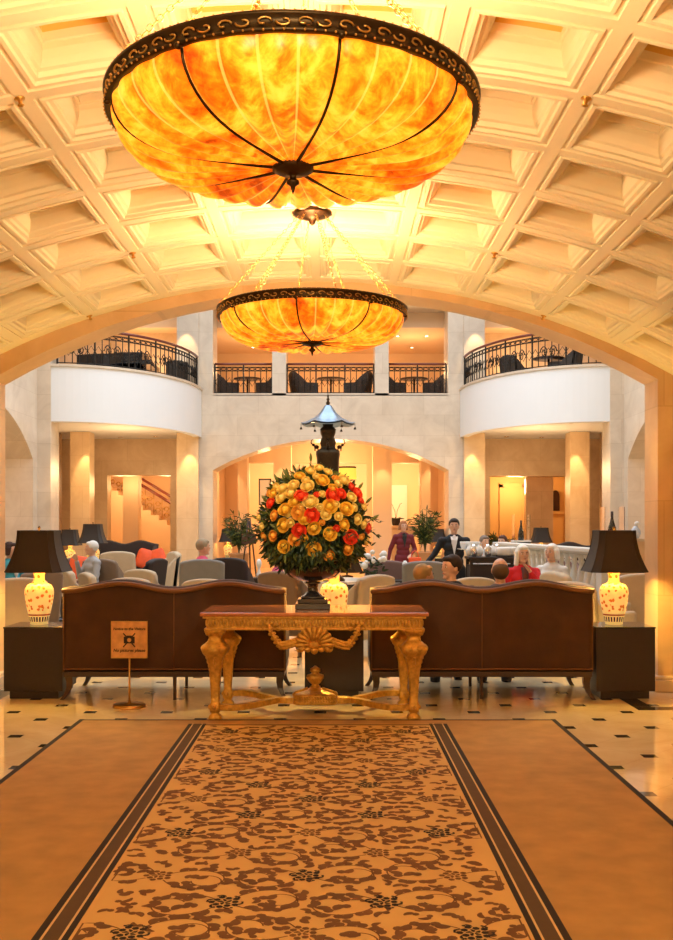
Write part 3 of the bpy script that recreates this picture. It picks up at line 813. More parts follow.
for sg in (-1, 1):
    b = MB(); pth = []
    for i in range(22):
        f = i / 21; x = .14 + .22 * f; z = cz_ + .02 - .035 * math.sin(PI * f * .8) + .085 * max(0, f - .55) ** 1.3 * 4
        pth.append((sg * x, -.395, z))
        if i % 2 == 0:
            for s2 in (-1, 1): b.ball((sg * x, -.40 - .006, z + s2 * .022), (.024, .012, .015), 7, 5)
        b.ball((sg * x, -.412, z), (.017, .012, .016), 7, 5)
    b.tube(pth, .011, 6)
    x, z = pth[-1][0], pth[-1][2]
    b.tube([(x + sg * (.02 - .03 * math.cos(a * .45)), -.395, z + .03 * math.sin(a * .45) * 1) for a in range(9)], .009, 6)
    for dx, dz in ((.0, .05), (.02, .07), (-.02, .075), (-.05, .06), (-.07, .03)): b.ball((x + sg * dx, -.40, z + dz - .03), (.022, .012, .018), 7, 5)
    b.build('garland_carving', M['gilt'], apr)
# serpentine stretcher and its centre crown with urn
for sx in (-1, 1):
    for sy, y0 in ((-1, -.33), (1, .31)):
        b = MB(); pts = []
        for i in range(17):
            f = i / 16; x = sx * (.10 + .68 * f); y = y0 * (f ** 1.0) + sy * .10 * math.sin(2 * PI * f) * -1
            pts.append((x, y))
        L = []
        for i, (x, y) in enumerate(pts):
            d = Vector((pts[min(i + 1, 16)][0] - pts[max(i - 1, 0)][0], pts[min(i + 1, 16)][1] - pts[max(i - 1, 0)][1], 0)).normalized(); n_ = Vector((-d.y, d.x, 0)) * .028
            L.append([(x + n_.x, y + n_.y, .075), (x - n_.x, y - n_.y, .075), (x - n_.x, y - n_.y, .125), (x + n_.x, y + n_.y, .125)])
        b.rings(L, 0, False); b.build('stretcher', M['gilt'], ct, bevel=.006)
b = MB(); b.rings([[(x * a, y * a * .75, z) for x, y in [(.19 * math.copysign(abs(math.cos(t)) ** .45, math.cos(t)), .19 * math.copysign(abs(math.sin(t)) ** .45, math.sin(t))) for t in [2 * PI * k / 32 for k in range(32)]]] for a, z in ((.95, .075), (1.0, .085), (.97, .10), (.96, .140), (1.0, .148), (.96, .156), (.66, .168), (.42, .182), (.28, .196), (.22, .205))])
for i in range(16):
    for j in range(2): b.ball((-.165 + .33 * i / 15, -.139, .108 + .026 * j), (.009, .007, .010), 5, 4)
for sg in (-1, 1):
    b.tube([(sg * .185, -.10, .155), (sg * .16, -.10, .18), (sg * .11, -.09, .195), (sg * .06, -.08, .21)], .011, 6)
crn = b.build('stretcher_crown', M['gilt'], ct)
b = MB(); b.lathe([(.03, .20), (.045, .21), (.025, .225), (.05, .25), (.072, .285), (.070, .305), (.035, .318), (.028, .326), (.045, .34), (.042, .36), (.02, .372), (.008, .385)], 24, lobes=12, la=.06); b.build('stretcher_urn', M['gilt'], crn)

# ================================================================== URN + BOUQUET
ur = thing('black_urn', 'black footed classical urn holding the flowers on the console table', 'urn', (-.015, 8.4, .866))
b = MB(); b.box(-.145, .145, -.145, .145, 0, .05); b.box(-.125, .125, -.125, .125, .05, .085); b.build('plinth', M['black'], ur, bevel=.006)
b = MB(); b.lathe([(.10, .085), (.105, .10), (.075, .115), (.05, .14), (.042, .175), (.05, .205), (.075, .215), (.05, .228)], 28); b.build('stem', M['black'], ur)
b = MB(); b.lathe([(.06, .225), (.12, .235), (.19, .265), (.235, .31), (.245, .35), (.225, .385), (.22, .40), (.25, .415), (.255, .425), (.22, .425), (.20, .38), (.10, .30)], 48, lobes=24, la=.025, cap=False); b.build('bowl', M['black'], ur)
BC = Vector((-.015, 8.4, 1.60)); BR = (.44, .42, .47)
rl = random.Random(5)
b = MB()
def leaf(b, p, d, L, wd, mi, rnd=rl):
    d = d.normalized(); s_ = d.cross(Vector((rnd.uniform(-1, 1), rnd.uniform(-1, 1), rnd.uniform(-.4, 1)))).normalized(); u = s_.cross(d)
    q = [p, p + d * L * .35 + s_ * wd, p + d * L * .75 + s_ * wd * .7 - u * .1 * L, p + d * L - u * L * .22, p + d * L * .75 - s_ * wd * .7 - u * .1 * L, p + d * L * .35 - s_ * wd, p + d * L * .4 + u * wd * .4]
    b.add([tuple(x) for x in q], [(0, 1, 6), (1, 2, 6), (2, 3, 6), (3, 4, 6), (4, 5, 6), (5, 0, 6)], mi, False)
for i in range(6000):
    a = rl.uniform(0, 2 * PI); ph = math.asin(rl.uniform(-.98, .98)); k = rl.uniform(.62, .97)
    n_ = Vector((math.cos(a) * math.cos(ph), math.sin(a) * math.cos(ph), math.sin(ph)))
    wide = 1.0 + .22 * max(0, -n_.z) * (1 - abs(n_.z))
    p = BC + Vector((n_.x * BR[0] * k * wide, n_.y * BR[1] * k * wide, n_.z * BR[2] * k))
    if n_.z < -.35:
        q_ = rl.uniform(.24, .40); p = Vector((BC.x + math.cos(a) * q_, BC.y + math.sin(a) * q_, 1.16 + rl.uniform(.05, .22) + (q_ - .24) * .8))
    elif n_.z > .2: p = BC + (p - BC) * .95
    d = n_ + Vector((rl.gauss(0, .5), rl.gauss(0, .5), rl.gauss(-.15 if n_.z < .1 else .3, .4)))
    leaf(b, p, d, rl.uniform(.05, .10), rl.uniform(.007, .016), 0 if rl.random() < .80 - .45 * max(0, n_.z) else 1)
for i in range(26):     # long sprigs
    a = rl.uniform(0, 2 * PI); z0 = rl.uniform(-.3, .1); n_ = Vector((math.cos(a), math.sin(a), z0)).normalized()
    p = BC + Vector((n_.x * .40, n_.y * .38, n_.z * .45)); pth = [p + n_ * (.04 * k) + Vector((0, 0, -.004 * k * k)) for k in range(5)]
    b.tube([tuple(x) for x in pth], .003, 4)
    for k in range(1, 5):
        for sg in (0, 1): leaf(b, pth[k], n_ + Vector((rl.gauss(0, .7), rl.gauss(0, .7), rl.gauss(0, .5))), .05, .008, 0)
tag(b.build('bouquet_foliage', [M['leaf'], M['leaf2']], recalc=False), 'dense dark green foliage of the big bouquet standing in the black urn', 'foliage', kind='stuff')
def rose_mesh(name, mat, seed):
    rn = random.Random(seed); b = MB()
    b.ball((0, 0, .006), (.017, .017, .020), 10, 7)
    for (n_, rad, th, fl_) in ((3, .022, 12, 0), (4, .029, 32, .002), (5, .037, 50, .006), (5, .045, 66, .012), (6, .051, 84, .016)):
        for k in range(n_):
            a0 = 2 * PI * (k + rn.random() * .3) / n_ + rad * 60; half = PI / n_ * 1.3; g = []
            for i in range(5):
                f = i / 4
                for j in range(6):
                    e_ = j / 5 * 2 - 1; a = a0 + half * e_; pol = R(150 - (150 - th - 16 * e_ * e_) * f)
                    r = rad * math.sin(pol) + fl_ * f ** 3 - .002 * (abs(e_) > .9) + .0015; z = rad * math.cos(pol) * .85 - fl_ * .3 * f ** 3
                    g.append((r * math.cos(a), r * math.sin(a), z))
            b.add(g, [(i * 6 + j, i * 6 + j + 1, (i + 1) * 6 + j + 1, (i + 1) * 6 + j) for i in range(4) for j in range(5)], 0, True)
    return b.build(name, mat, recalc=False)
protos = {}
for key, nm, mt in (('y', 'yellow_rose', 'rose_y'), ('p', 'pale_yellow_rose', 'rose_p'), ('o', 'orange_rose', 'rose_o'), ('r', 'coral_red_rose', 'rose_r')):
    protos[key] = [nm, M[mt], None]
# (x, y) in the picture crop (250..380, 450..610 enlarged 5.18x), colour, size
RS = [(315, 120, 'p', .9), (355, 105, 'p', .8), (262, 145, 'y', .9), (372, 166, 'y', 1.15), (298, 195, 'p', 1.1), (230, 190, 'p', 1), (175, 205, 'p', 1), (132, 232, 'y', .9), (170, 250, 'p', 1.1), (215, 228, 'p', 1.1),
      (400, 125, 'p', .8), (435, 155, 'o', .6), (480, 165, 'p', 1.1), (450, 180, 'p', .9), (425, 210, 'y', .9), (268, 240, 'r', 1.1), (425, 240, 'r', 1.25), (465, 232, 'r', .9), (345, 238, 'r', .5), (372, 235, 'p', .6),
      (313, 270, 'p', 1.25), (118, 278, 'r', .9), (235, 270, 'y', 1), (188, 308, 'y', 1.15), (255, 328, 'o', 1.15), (322, 340, 'r', 1.2), (285, 355, 'y', 1), (408, 295, 'y', 1.2), (490, 307, 'y', 1.15), (515, 200, 'r', .8),
      (545, 228, 'r', 1.0), (560, 265, 'r', .7), (515, 250, 'p', .9), (390, 335, 'p', .9), (135, 340, 'o', .9), (180, 388, 'y', 1.15), (215, 378, 'p', .7), (258, 415, 'r', 1.15), (332, 405, 'y', 1.1), (410, 430, 'y', 1.1),
      (480, 388, 'y', 1.05), (440, 405, 'r', .6), (545, 360, 'p', .9), (575, 385, 'p', .8), (510, 445, 'r', 1.2), (598, 405, 'r', .9), (575, 295, 'p', .7), (130, 440, 'o', .9), (238, 458, 'o', 1.05), (287, 452, 'y', .55),
      (183, 493, 'y', 1.05), (330, 505, 'y', 1.2), (405, 538, 'o', .9), (500, 503, 'o', 1.1), (560, 450, 'o', .8), (590, 470, 'p', .7), (75, 395, 'p', .7), (60, 350, 'p', .6), (85, 445, 'o', .7), (345, 150, 'p', .7),
      (290, 165, 'p', .7), (265, 300, 'p', .6), (360, 300, 'p', .6), (450, 345, 'p', .7), (145, 200, 'p', .7), (530, 300, 'p', .7), (205, 335, 'p', .5), (370, 375, 'o', .5), (440, 285, 'p', .6), (110, 230, 'o', .6)]
for (cx_, cy_, key, s_) in RS:
    px, py = 250 + cx_ / 5.177, 450 + cy_ / 5.177
    # the flower sits on the dome: solve the depth
    D = 8.0
    for _ in range(6):
        p = at(px, py, D); ux = (p.x - BC.x) / (BR[0] * 1.08); uz = (p.z - BC.z) / (BR[2] * 1.06)
        q = 1 - ux * ux - uz * uz; D = BC.y - BR[1] * math.sqrt(max(q, .01))
    p = at(px, py, D); n_ = Vector(((p.x - BC.x) / BR[0] ** 2, (p.y - BC.y) / BR[1] ** 2, (p.z - BC.z) / BR[2] ** 2)).normalized()
    nm, mt, pr = protos[key]
    if pr is None: o = rose_mesh(nm, mt, ord(key)); protos[key][2] = o
    else: o = pr.copy(); C.objects.link(o)
    o.location = p + n_ * .030; o.scale = (s_ * .80,) * 3; o.rotation_euler = (n_ + Vector((rl.gauss(0, .2), 0, rl.gauss(.1, .2)))).to_track_quat('Z', 'Y').to_euler()
    v_ = 'top' if cy_ < 215 else 'middle' if cy_ < 370 else 'bottom'; h_ = 'left' if cx_ < 235 else 'centre' if cx_ < 415 else 'right'
    cn = nm.replace('_', ' '); sz = 'small' if s_ < .75 else 'large' if s_ > 1.05 else 'medium'
    o['label'] = f'{sz} {cn} in the {v_} {h_} of the bouquet in the black urn'; o['category'] = 'rose'; o['group'] = f'{sz} {cn}s in the {v_} {h_} of the bouquet'
rs_ = {}
for o in C.objects:
    if o.get('category') == 'rose': rs_.setdefault(o['label'], []).append(o)
for l_, os_ in rs_.items():
    if len(os_) < 2: continue
    os_.sort(key=lambda o: -o.location.z); wd_ = {2: ['higher', 'lower'], 3: ['highest', 'middle', 'lowest'], 4: ['highest', 'second highest', 'third highest', 'lowest']}.get(len(os_))
    for q, o in enumerate(os_):
        if wd_: o['label'] = l_.replace(' in the black urn', '') + ', ' + wd_[q] + ' of its kind'
budp = None
for i, (cx_, cy_) in enumerate(((315, 60), (197, 150), (145, 165), (600, 275), (500, 355), (90, 270), (560, 205), (630, 360), (200, 355), (45, 360))):
    p = at(250 + cx_ / 5.177, 450 + cy_ / 5.177, 8.22); n_ = (p - BC).normalized(); n_.z += .6
    if budp is None:
        t = MB(); t.lathe([(.004, -.08), (.004, 0), (.010, .012), (.013, .035), (.008, .06), (.001, .075)], 10); budp = t.build('lily_bud', M['leaf2']); o = budp
    else: o = budp.copy(); C.objects.link(o)
    o.location = p; o.rotation_euler = n_.to_track_quat('Z', 'Y').to_euler()
    o['label'] = 'slim green yellow lily bud sticking out of the ' + ['very top', 'upper left, tallest', 'upper left edge', 'right edge, middle height', 'lower right front', 'left edge, middle height', 'upper right edge', 'far right tip', 'lower left front', 'far left tip'][i] + ' of the bouquet'
    o['category'] = 'bud'; o['group'] = 'lily buds in the bouquet'

# ================================================================== SOFAS
def rrect(y0, y1, z0, z1, r, n=4):
    pts = []
    for cx, cz, a0 in ((y1 - r, z1 - r, 0), (y0 + r, z1 - r, 90), (y0 + r, z0 + r, 180), (y1 - r, z0 + r, 270)):
        for k in range(n + 1):
            a = R(a0 + 90 * k / n); pts.append((cx + r * math.cos(a), cz + r * math.sin(a)))
    return pts
def make_sofa(W=2.0, H=1.045, hump=.033, nh=2, fab='velvet', seam='velvet_seam', name='camelback_sofa', depth=.86, legs='darkwood', z0=.255, arm=.62):
    """front faces +Y, back plane at y=0"""
    t = thing(name, '', 'sofa'); h = W / 2
    def top(x):
        f = abs(x) / h
        if nh == 2: return H + hump * math.cos((f - .48) / .48 * PI) * (1 if f < .96 else 1)
        return H + hump * math.cos(f * PI)
    b = MB(); rs = []
    n = 40
    for i in range(n + 1):
        x = -h + W * i / n; f = abs(x) / h
        zt_ = top(x) - (.012 if i in (0, n) else 0); ins = .012 if i in (0, n) else 0
        rs.append([(x, y, z) for y, z in rrect(0 + ins, .15 - ins, z0, zt_, .045)])
    b.rings(rs, 0, True); br_ = b.build('backrest', M[fab], t)
    b = MB()      # rolled top edge
    b.tube([(-h + W * i / n, -.012, top(-h + W * i / n) - .035) for i in range(n + 1)], .022, 8); b.build('top_roll', M[seam], br_)
    b = MB()
    if W > 1.3: b.tube([(0, -.002, z0 + .01), (0, -.004, top(0) - .05)], .0045, 5)
    for sx in (-1, 1): b.tube([(sx * (h - .01), -.002, z0), (sx * (h - .01), -.003, top(h) - .04)], .006, 5)
    b.tube([(-h + .01, -.004, z0 + .022), (h - .01, -.004, z0 + .022)], .008, 6); b.build('piping', M[seam], br_)
    for sx in (-1, 1):      # winged arm
        b = MB(); rs = []
        for i in range(13):
            f = i / 12; y = .08 + (depth - .10) * f
            zt_ = top(h) * (1 - f) ** 1 + arm * f if f < .35 else (top(h) - (top(h) - arm) * (.35 + .65 * min(1, (f - .35) / .25)))
            xc = sx * (h - .06) ; rs.append([(xc + q, y, z) for q, z in rrect(-.055, .055, z0, zt_, .04)])
        b.rings(rs, 0, True); b.build('arm', M[fab], t)
    b = MB(); b.box(-h + .11, h - .11, .14, depth - .03, z0, .36); b.build('seat_base', M[fab], t, bevel=.02)
    m = 2 if W > 1.3 else 1
    for k in range(m):
        x0 = -h + .12 + (W - .24) * k / m; b = MB(); b.box(x0 + .005, x0 + (W - .24) / m - .005, .15, depth, .36, .47); b.build('seat_cushion', M[fab], t, bevel=.035, seg=3)
    b = MB(); b.box(-h + .01, h - .01, .0, depth - .02, z0 - .05, z0); b.build('frame_rail', M[legs], t, bevel=.006)
    for sx in (-1, 1):
        for y, by in ((.05, -1), (depth - .08, 1)):
            b = MB(); rs = []
            for f in (0, .25, .5, .75, .93, 1.0):
                z = (z0 - .05) * (1 - f); o_ = .055 * f ** 2.2 - .012 * math.sin(PI * f); s_ = .034 * (1 - .55 * f) + (.004 if f > .9 else 0)
                cx_, cy_ = sx * (h - .05 + o_), y + by * o_ * .7
                rs.append([(cx_ - s_, cy_ - s_, z), (cx_ + s_, cy_ - s_, z), (cx_ + s_, cy_ + s_, z), (cx_ - s_, cy_ + s_, z)])
            b.rings(rs, 0, False); b.build('leg', M[legs], t, bevel=.004)
    if W > 1.3:
        for y in (.05, depth - .08):
            b = MB(); b.lathe([(.022, z0 - .05), (.018, .01), (.018, 0)], 4, T=RT((0, y, 0)), sm=False); b.build('leg', M[legs], t)
    return t
sofa = make_sofa(); sofa.location = (-1.27, 8.96, 0); sofa['label'] = 'brown velvet camelback sofa behind the no pictures sign, left of the urn'; sofa['group'] = 'brown velvet sofas behind the console table'
dup(sofa, (1.49, 8.96, 0), 0, 'brown velvet camelback sofa right of the urn, with heads above its back')

# ================================================================== SIDE TABLES + LAMPS
st = thing('side_table', '', 'table', (0, 0, 0), 0, 'dark cube side tables under the porcelain lamps')
b = MB(); b.box(-.265, .265, 0, .03, .07, .635); b.box(-.265, -.235, .03, .46, .07, .635); b.box(.235, .265, .03, .46, .07, .635); b.box(-.265, .265, .46, .49, .07, .635); b.box(-.235, .235, .03, .46, .07, .10)
b.build('cabinet_body', M['espresso'], st, bevel=.003)
b = MB(); b.box(-.27, .27, -.005, .495, .635, .65); b.build('table_top', M['black'], st, bevel=.003)
b = MB(); b.box(-.22, .22, .03, .46, 0, .07); b.build('plinth', M['espresso'], st)
st.location = (-2.545, 9.0, 0); st['label'] = 'dark wood cube side table left of the left brown sofa, under a lamp'
dup(st, (2.79, 9.0, 0), 0, 'dark wood cube side table between the right brown sofa and the marble pier')
dup(st, (.165, 9.0, 0), 0, 'dark wood cube side table between the two brown sofas, behind the console table')

def make_lamp():
    t = thing('table_lamp', '', 'lamp')
    b = MB(); b.lathe([(.075, 0), (.082, .008), (.078, .02), (.085, .03), (.10, .10), (.122, .20), (.132, .29), (.128, .33), (.105, .365), (.060, .385), (.048, .41), (.050, .46), (.056, .48), (.03, .485)], 40); b.build('vase_base', M['vase'], t)
    b = MB(); b.lathe([(.012, .48), (.012, .60), (.018, .605), (.012, .62), (.006, .86), (.006, .875)], 10); b.build('lamp_stem', M['brass'], t)
    b = MB(); rs = []
    zb, zt_ = .49, .865
    for i in range(11):
        f = i / 10; hw = .165 + (.258 - .165) * (1 - f) ** 1.9; z = zb + (zt_ - zb) * f
        ring = []
        c = .26     # cut-corner rectangle: eight panels
        for sx, sy in ((1, -1), (1, 1), (-1, 1), (-1, -1)):
            if sx * sy < 0: ring += [(sx * hw * (1 - c) if (sx, sy) == (1, -1) else sx * hw, sy * hw if (sx, sy) == (1, -1) else sy * hw * (1 - c), z), (sx * hw if (sx, sy) == (1, -1) else sx * hw * (1 - c), sy * hw * (1 - c) if (sx, sy) == (1, -1) else sy * hw, z)]
            else: ring += [(sx * hw if (sx, sy) == (1, 1) else sx * hw * (1 - c), sy * hw * (1 - c) if (sx, sy) == (1, 1) else sy * hw, z), (sx * hw * (1 - c) if (sx, sy) == (1, 1) else sx * hw, sy * hw if (sx, sy) == (1, 1) else sy * hw * (1 - c), z)]
        # sort by angle so that the eight corners run round
        ring.sort(key=lambda p: math.atan2(p[1], p[0]))
        rs.append(ring)
    b.rings(rs, 0, False, False)
    inner = [[(x * .985, y * .985, z) for x, y, z in r] for r in rs]
    b.rings(inner, 1, False, False)
    shd = b.build('lamp_shade', [M['shade'], M['shade_in']], t, recalc=False)
    b = MB()
    for k in range(8): b.tube([tuple(Vector(r[k]) * 1.0 + Vector((r[k][0] * .004, r[k][1] * .004, 0))) for r in rs], .003, 4)
    for r in (rs[0], rs[-1]): b.tube(r, .004, 4, closed=True)
    b.build('shade_ribs', M['shade'], shd)
    b = MB(); b.lathe([(.012, .870), (.006, .878), (.012, .888), (.012, .896), (.003, .91)], 10); b.build('finial', M['bronze'], t)
    b = MB(); b.ball((0, 0, .665), (.03, .03, .042), 10, 8); b.build('bulb', M['bulb2'], t)
    return t
M['bulb2'] = plain('lit_lamp_bulb', (1, .8, .4), .4, emit=(1.0, .62, .22), es=12)
lamp = make_lamp(); lamp.location = (-2.56, 9.24, .651); lamp['label'] = 'glowing porcelain vase lamp with dark flared shade on the left side table'; lamp['group'] = 'porcelain vase lamps with dark flared shades'
LAMPS = [(-2.56, 9.24, .651)]
for (x, y, z, s_, lab) in ((2.75, 9.24, .651, 1, 'glowing porcelain vase lamp with dark shade on the right side table by the pier'),
                           (.165, 9.24, .651, 1, 'porcelain vase lamp between the brown sofas, mostly hidden behind the urn of flowers')):
    dup(lamp, (x, y, z), 0, lab, scale=s_); LAMPS.append((x, y, z))
for x, y, z in LAMPS:
    point('lamp_glow', (x, y, z + .60), 95, (1.0, .68, .16), .05)

# ================================================================== SIGN
sg_ = thing('sign_stand', 'small copper coloured no pictures sign on a brass pole with round base', 'sign', (-1.60, 8.62, 0))
b = MB(); b.lathe([(.140, 0), (.142, .008), (.137, .024), (.11, .030), (.02, .034), (.012, .045)], 40); b.build('base', M['brass'], sg_)
b = MB(); b.lathe([(.009, .03), (.009, .43)], 14); b.build('pole', M['brass'], sg_)
b = MB(); b.box(-.152, .152, -.010, .006, .425, .735); bd = b.build('sign_board', M['copper_paper'], sg_, bevel=.002)
b = MB()
for (x0, x1, z0, z1) in ((-.155, .155, .420, .427), (-.155, .155, .733, .739), (-.157, -.150, .42, .739), (.150, .157, .42, .739)): b.box(x0, x1, -.012, .008, z0, z1)
b.build('sign_frame', M['brass'], sg_)
b = MB(); b.box(-.047, .047, -.0125, -.011, .548, .605); b.box(-.022, .022, -.0125, -.011, .60, .615)
for sx in (-1, 1):
    b.add([(-.055 * sx, -.0135, .520), (-.047 * sx, -.0135, .513), (.055 * sx, -.0135, .632), (.047 * sx, -.0135, .639)], [(0, 1, 2, 3)])
b.lathe([(.018, 0), (.018, .002)], 20, T=Matrix.Translation((0, -.0125, .577)) @ Matrix.Rotation(PI / 2, 4, 'X'), mi=1)
b.build('crossed_camera_emblem', [M['ink'], M['copper_paper']], sg_, recalc=True)
def text(s, size, loc, rot, mat, parent, name='lettering', ext=.0006):
    cu = bpy.data.curves.new('txt', 'FONT'); cu.body = s; cu.size = size; cu.align_x = 'CENTER'; cu.align_y = 'CENTER'; cu.extrude = ext; cu.offset = .0009; cu.shear = .18
    o = bpy.data.objects.new('txt', cu); C.objects.link(o)
    dg = bpy.context.evaluated_depsgraph_get(); dg.update()
    me = bpy.data.meshes.new_from_object(o.evaluated_get(dg)); bpy.data.objects.remove(o)
    me.materials.clear(); me.materials.append(mat)
    m = bpy.data.objects.new(name, me); C.objects.link(m); m.location = loc; m.rotation_euler = rot; m.parent = parent
    return m
text('Notice to the Visitors', .031, (0, -.0125, .672), (PI / 2, 0, 0), M['ink'], sg_)
text('No pictures please', .036, (0, -.0125, .487), (PI / 2, 0, 0), M['ink'], sg_)
# ================================================================== ARMCHAIRS OF THE LOUNGE
def make_armchair(fab='beige', H=1.0, W=.66, legs='darkwood', wings=True, name='armchair', trim=None, round_top=.05):
    """front faces +Y, back at y=0"""
    t = thing(name, '', 'chair'); h = W / 2; D_ = .66
    b = MB(); rs = []; n = 16
    for i in range(n + 1):
        f = -1 + 2 * i / n; x = h * f; zt_ = H - round_top * abs(f) ** 2.5; ins = .02 if i in (0, n) else 0
        ring = []
        for y, z in rrect(ins, .12 - ins, .30, zt_ - ins, .04): ring.append((x, y + (z - .3) * -.14, z))
        rs.append(ring)
    b.rings(rs, 0, True); b.build('backrest', M[fab], t)
    for sx in (-1, 1):
        b = MB(); rs = []
        for i in range(11):
            f = i / 10; y = .04 + D_ * f; k = max(0, 1 - f / .45)
            zt_ = .60 + ((H - .04 - .60) * (k ** .7) if wings else (H - .1 - .6) * k ** 2)
            xo = sx * (h - .045)
            rs.append([(xo + q, y - max(0, z - .3) * .14 * (1 - f), z) for q, z in rrect(-.045, .045, .24, zt_, .035)])
        b.rings(rs, 0, True); b.build('arm', M[fab], t)
    b = MB(); b.box(-h + .08, h - .08, .06, D_, .24, .34); b.build('seat_base', M[fab], t, bevel=.015)
    b = MB(); b.box(-h + .095, h - .095, .10, D_ + .03, .34, .45); b.build('seat_cushion', M[fab], t, bevel=.035, seg=3)
    for sx in (-1, 1):
        for y in (.05, D_ - .04):
            b = MB(); b.lathe([(.026, .24), (.016, 0)], 4, T=RT((sx * (h - .06), y, 0)), sm=False); b.build('leg', M[legs], t)
    return t
CH = {}
def chair(kind, px, D, rz, label, s=1.0):
    kw = {'beige': dict(fab='beige'), 'beige_low': dict(fab='beige', H=.92, W=.56, wings=False), 'taupe': dict(fab='taupe', H=1.02), 'grey': dict(fab='grey_fab', H=1.08, W=.66),
          'black': dict(fab='dark_fab', H=1.05), 'tall': dict(fab='beige', H=1.10, W=.64), 'mauve': dict(fab='mauve', H=.95, W=.7)}[kind]
    nm = {'beige': 'wing_armchair', 'beige_low': 'tub_chair', 'taupe': 'wing_armchair', 'grey': 'wing_armchair', 'black': 'wing_armchair', 'tall': 'wing_armchair', 'mauve': 'tub_chair'}[kind]
    loc = (ax(px, D), D, 0)
    if kind not in CH: o = make_armchair(name=nm, **kw); o.location = loc; o.rotation_euler = (0, 0, R(rz)); o['label'] = label; CH[kind] = o; o.scale = (s,) * 3
    else: o = dup(CH[kind], loc, R(rz), label, scale=s)
    o['group'] = 'armchairs and tub chairs of the lounge'
    return o
chair('beige', 17, 10.9, 35, 'beige wing armchair just behind the left marble pier, nearest the left edge')
chair('taupe', 40, 12.3, 60, 'taupe armchair with pale piping behind the left porcelain lamp')
chair('beige_low', 68, 14.9, -60, 'low beige tub chair, left one of the pair behind the left sofa end')
chair('beige_low', 88, 13.9, -60, 'low beige tub chair, right one of the pair behind the left sofa end')
chair('tall', 118, 18.6, 8, 'tall beige wing armchair seen from behind, right of the white haired man')
chair('taupe', 101, 16.8, -20, 'taupe wing armchair with the white haired man leaning in it')
chair('beige_low', 130, 12.5, -10, 'low beige tub chair with rounded back, over the left hump of the left sofa')
chair('beige_low', 141, 15.0, -25, 'low beige tub chair turned sideways beside the rounded one')
chair('black', 155, 16.0, 75, 'dark brown wing chair turned sideways before the beige one')
chair('tall', 172, 18.4, 115, 'beige wing armchair in side view with open seat, under the lit pillar')
chair('grey', 202, 14.7, 10, 'grey wing armchair in which the woman in pink sits')
chair('black', 229, 16.4, -20, 'black armchair right of the grey wing armchair')
chair('beige_low', 205, 12.2, 0, 'low beige chair just over the right half of the left sofa')
chair('taupe', 281, 12.0, -40, 'taupe armchair left of the black urn foot')
chair('grey', 426, 13.9, -10, 'grey wing armchair with curved top right behind the seated couple')
chair('beige', 374, 11.6, 50, 'beige armchair right of the urn, before the white flowers')
chair('beige_low', 474, 12.6, 10, 'low beige tub chair beside the waiter')
chair('beige_low', 557, 11.7, -75, 'low beige tub chair, left one of the pair below the balustrade', 1.12)
chair('beige_low', 572, 10.6, -50, 'low beige tub chair, right one of the pair below the balustrade', 1.06)
chair('beige', 643, 11.9, 0, 'beige wing armchair with pale piping behind the right porcelain lamp')
chair('mauve', 386, 18.0, 10, 'mauve grey chair far back right of the bouquet')
chair('mauve', 81, 20.0, 170, 'mauve grey chair with an orange cushion before the far left lamps')
chair('mauve', 560, 19.4, 190, 'mauve grey chair before the dark humped sofa, beyond the balustrade')

far_sofa = make_sofa(W=1.75, H=1.16, hump=.045, fab='dark_fab', seam='dark_fab', name='dark_sofa'); far_sofa.location = (-5.28, 26.2, 0); far_sofa.rotation_euler = (0, 0, PI)
far_sofa['label'] = 'black brown double humped sofa against the far left recess'
dup(far_sofa, (6.15, 23.6, 0), R(176), 'black brown humped sofa behind the white balustrade')
# red cushions on the far left sofa
cup = None
for i, (px, py, D, rz) in enumerate(((146, 553, 25.75, .3), (156.5, 553, 25.75, -.35), (81, 553, 19.62, .2))):
    if cup is None:
        b = MB(); rs = []
        for z, k in ((-.05, .05), (-.045, .6), (-.02, .93), (0, 1), (.02, .93), (.045, .6), (.05, .05)):
            rs.append([(.23 * k * math.copysign(abs(math.cos(a)) ** .4, math.cos(a)), .23 * k * math.copysign(abs(math.sin(a)) ** .4, math.sin(a)), z) for a in [2 * PI * q / 24 for q in range(24)]])
        b.rings(rs); cup = b.build('cushion', M['red']); o = cup
    else: o = cup.copy(); C.objects.link(o)
    o.location = (ax(px, D), D, .72); o.rotation_euler = (R(78), rz, 0); o.scale = (1.12, 1.12, 1)
    tag(o, ['bright red orange cushion, left one standing on the dark sofa', 'bright red orange cushion, right one standing on the dark sofa', 'orange cushion on the mauve chair before the far left lamps'][i], 'cushion', 'red orange cushions')

# low tables with coffee things
def make_table(name, w, d, h, mat, top=None):
    t = thing(name, '', 'table')
    b = MB(); b.box(-w / 2, w / 2, -d / 2, d / 2, h - .035, h); b.build('table_top', M[top or mat], t, bevel=.006)
    for sx in (-1, 1):
        for sy in (-1, 1):
            b = MB(); x, y = sx * (w / 2 - .04), sy * (d / 2 - .04); b.box(x - .022, x + .022, y - .022, y + .022, 0, h - .035); b.build('leg', M[mat], t)
    b = MB(); b.box(-w / 2 + .04, w / 2 - .04, -d / 2 + .03, -d / 2 + .05, h - .09, h - .035); b.box(-w / 2 + .04, w / 2 - .04, d / 2 - .05, d / 2 - .03, h - .09, h - .035); b.build('apron', M[mat], t)
    return t
tb = make_table('coffee_table', .9, .6, .62, 'espresso'); tb.location = (ax(245, 18.5), 18.5, 0); tb['label'] = 'dark low table with white vases left of the bouquet'
TBL = {}
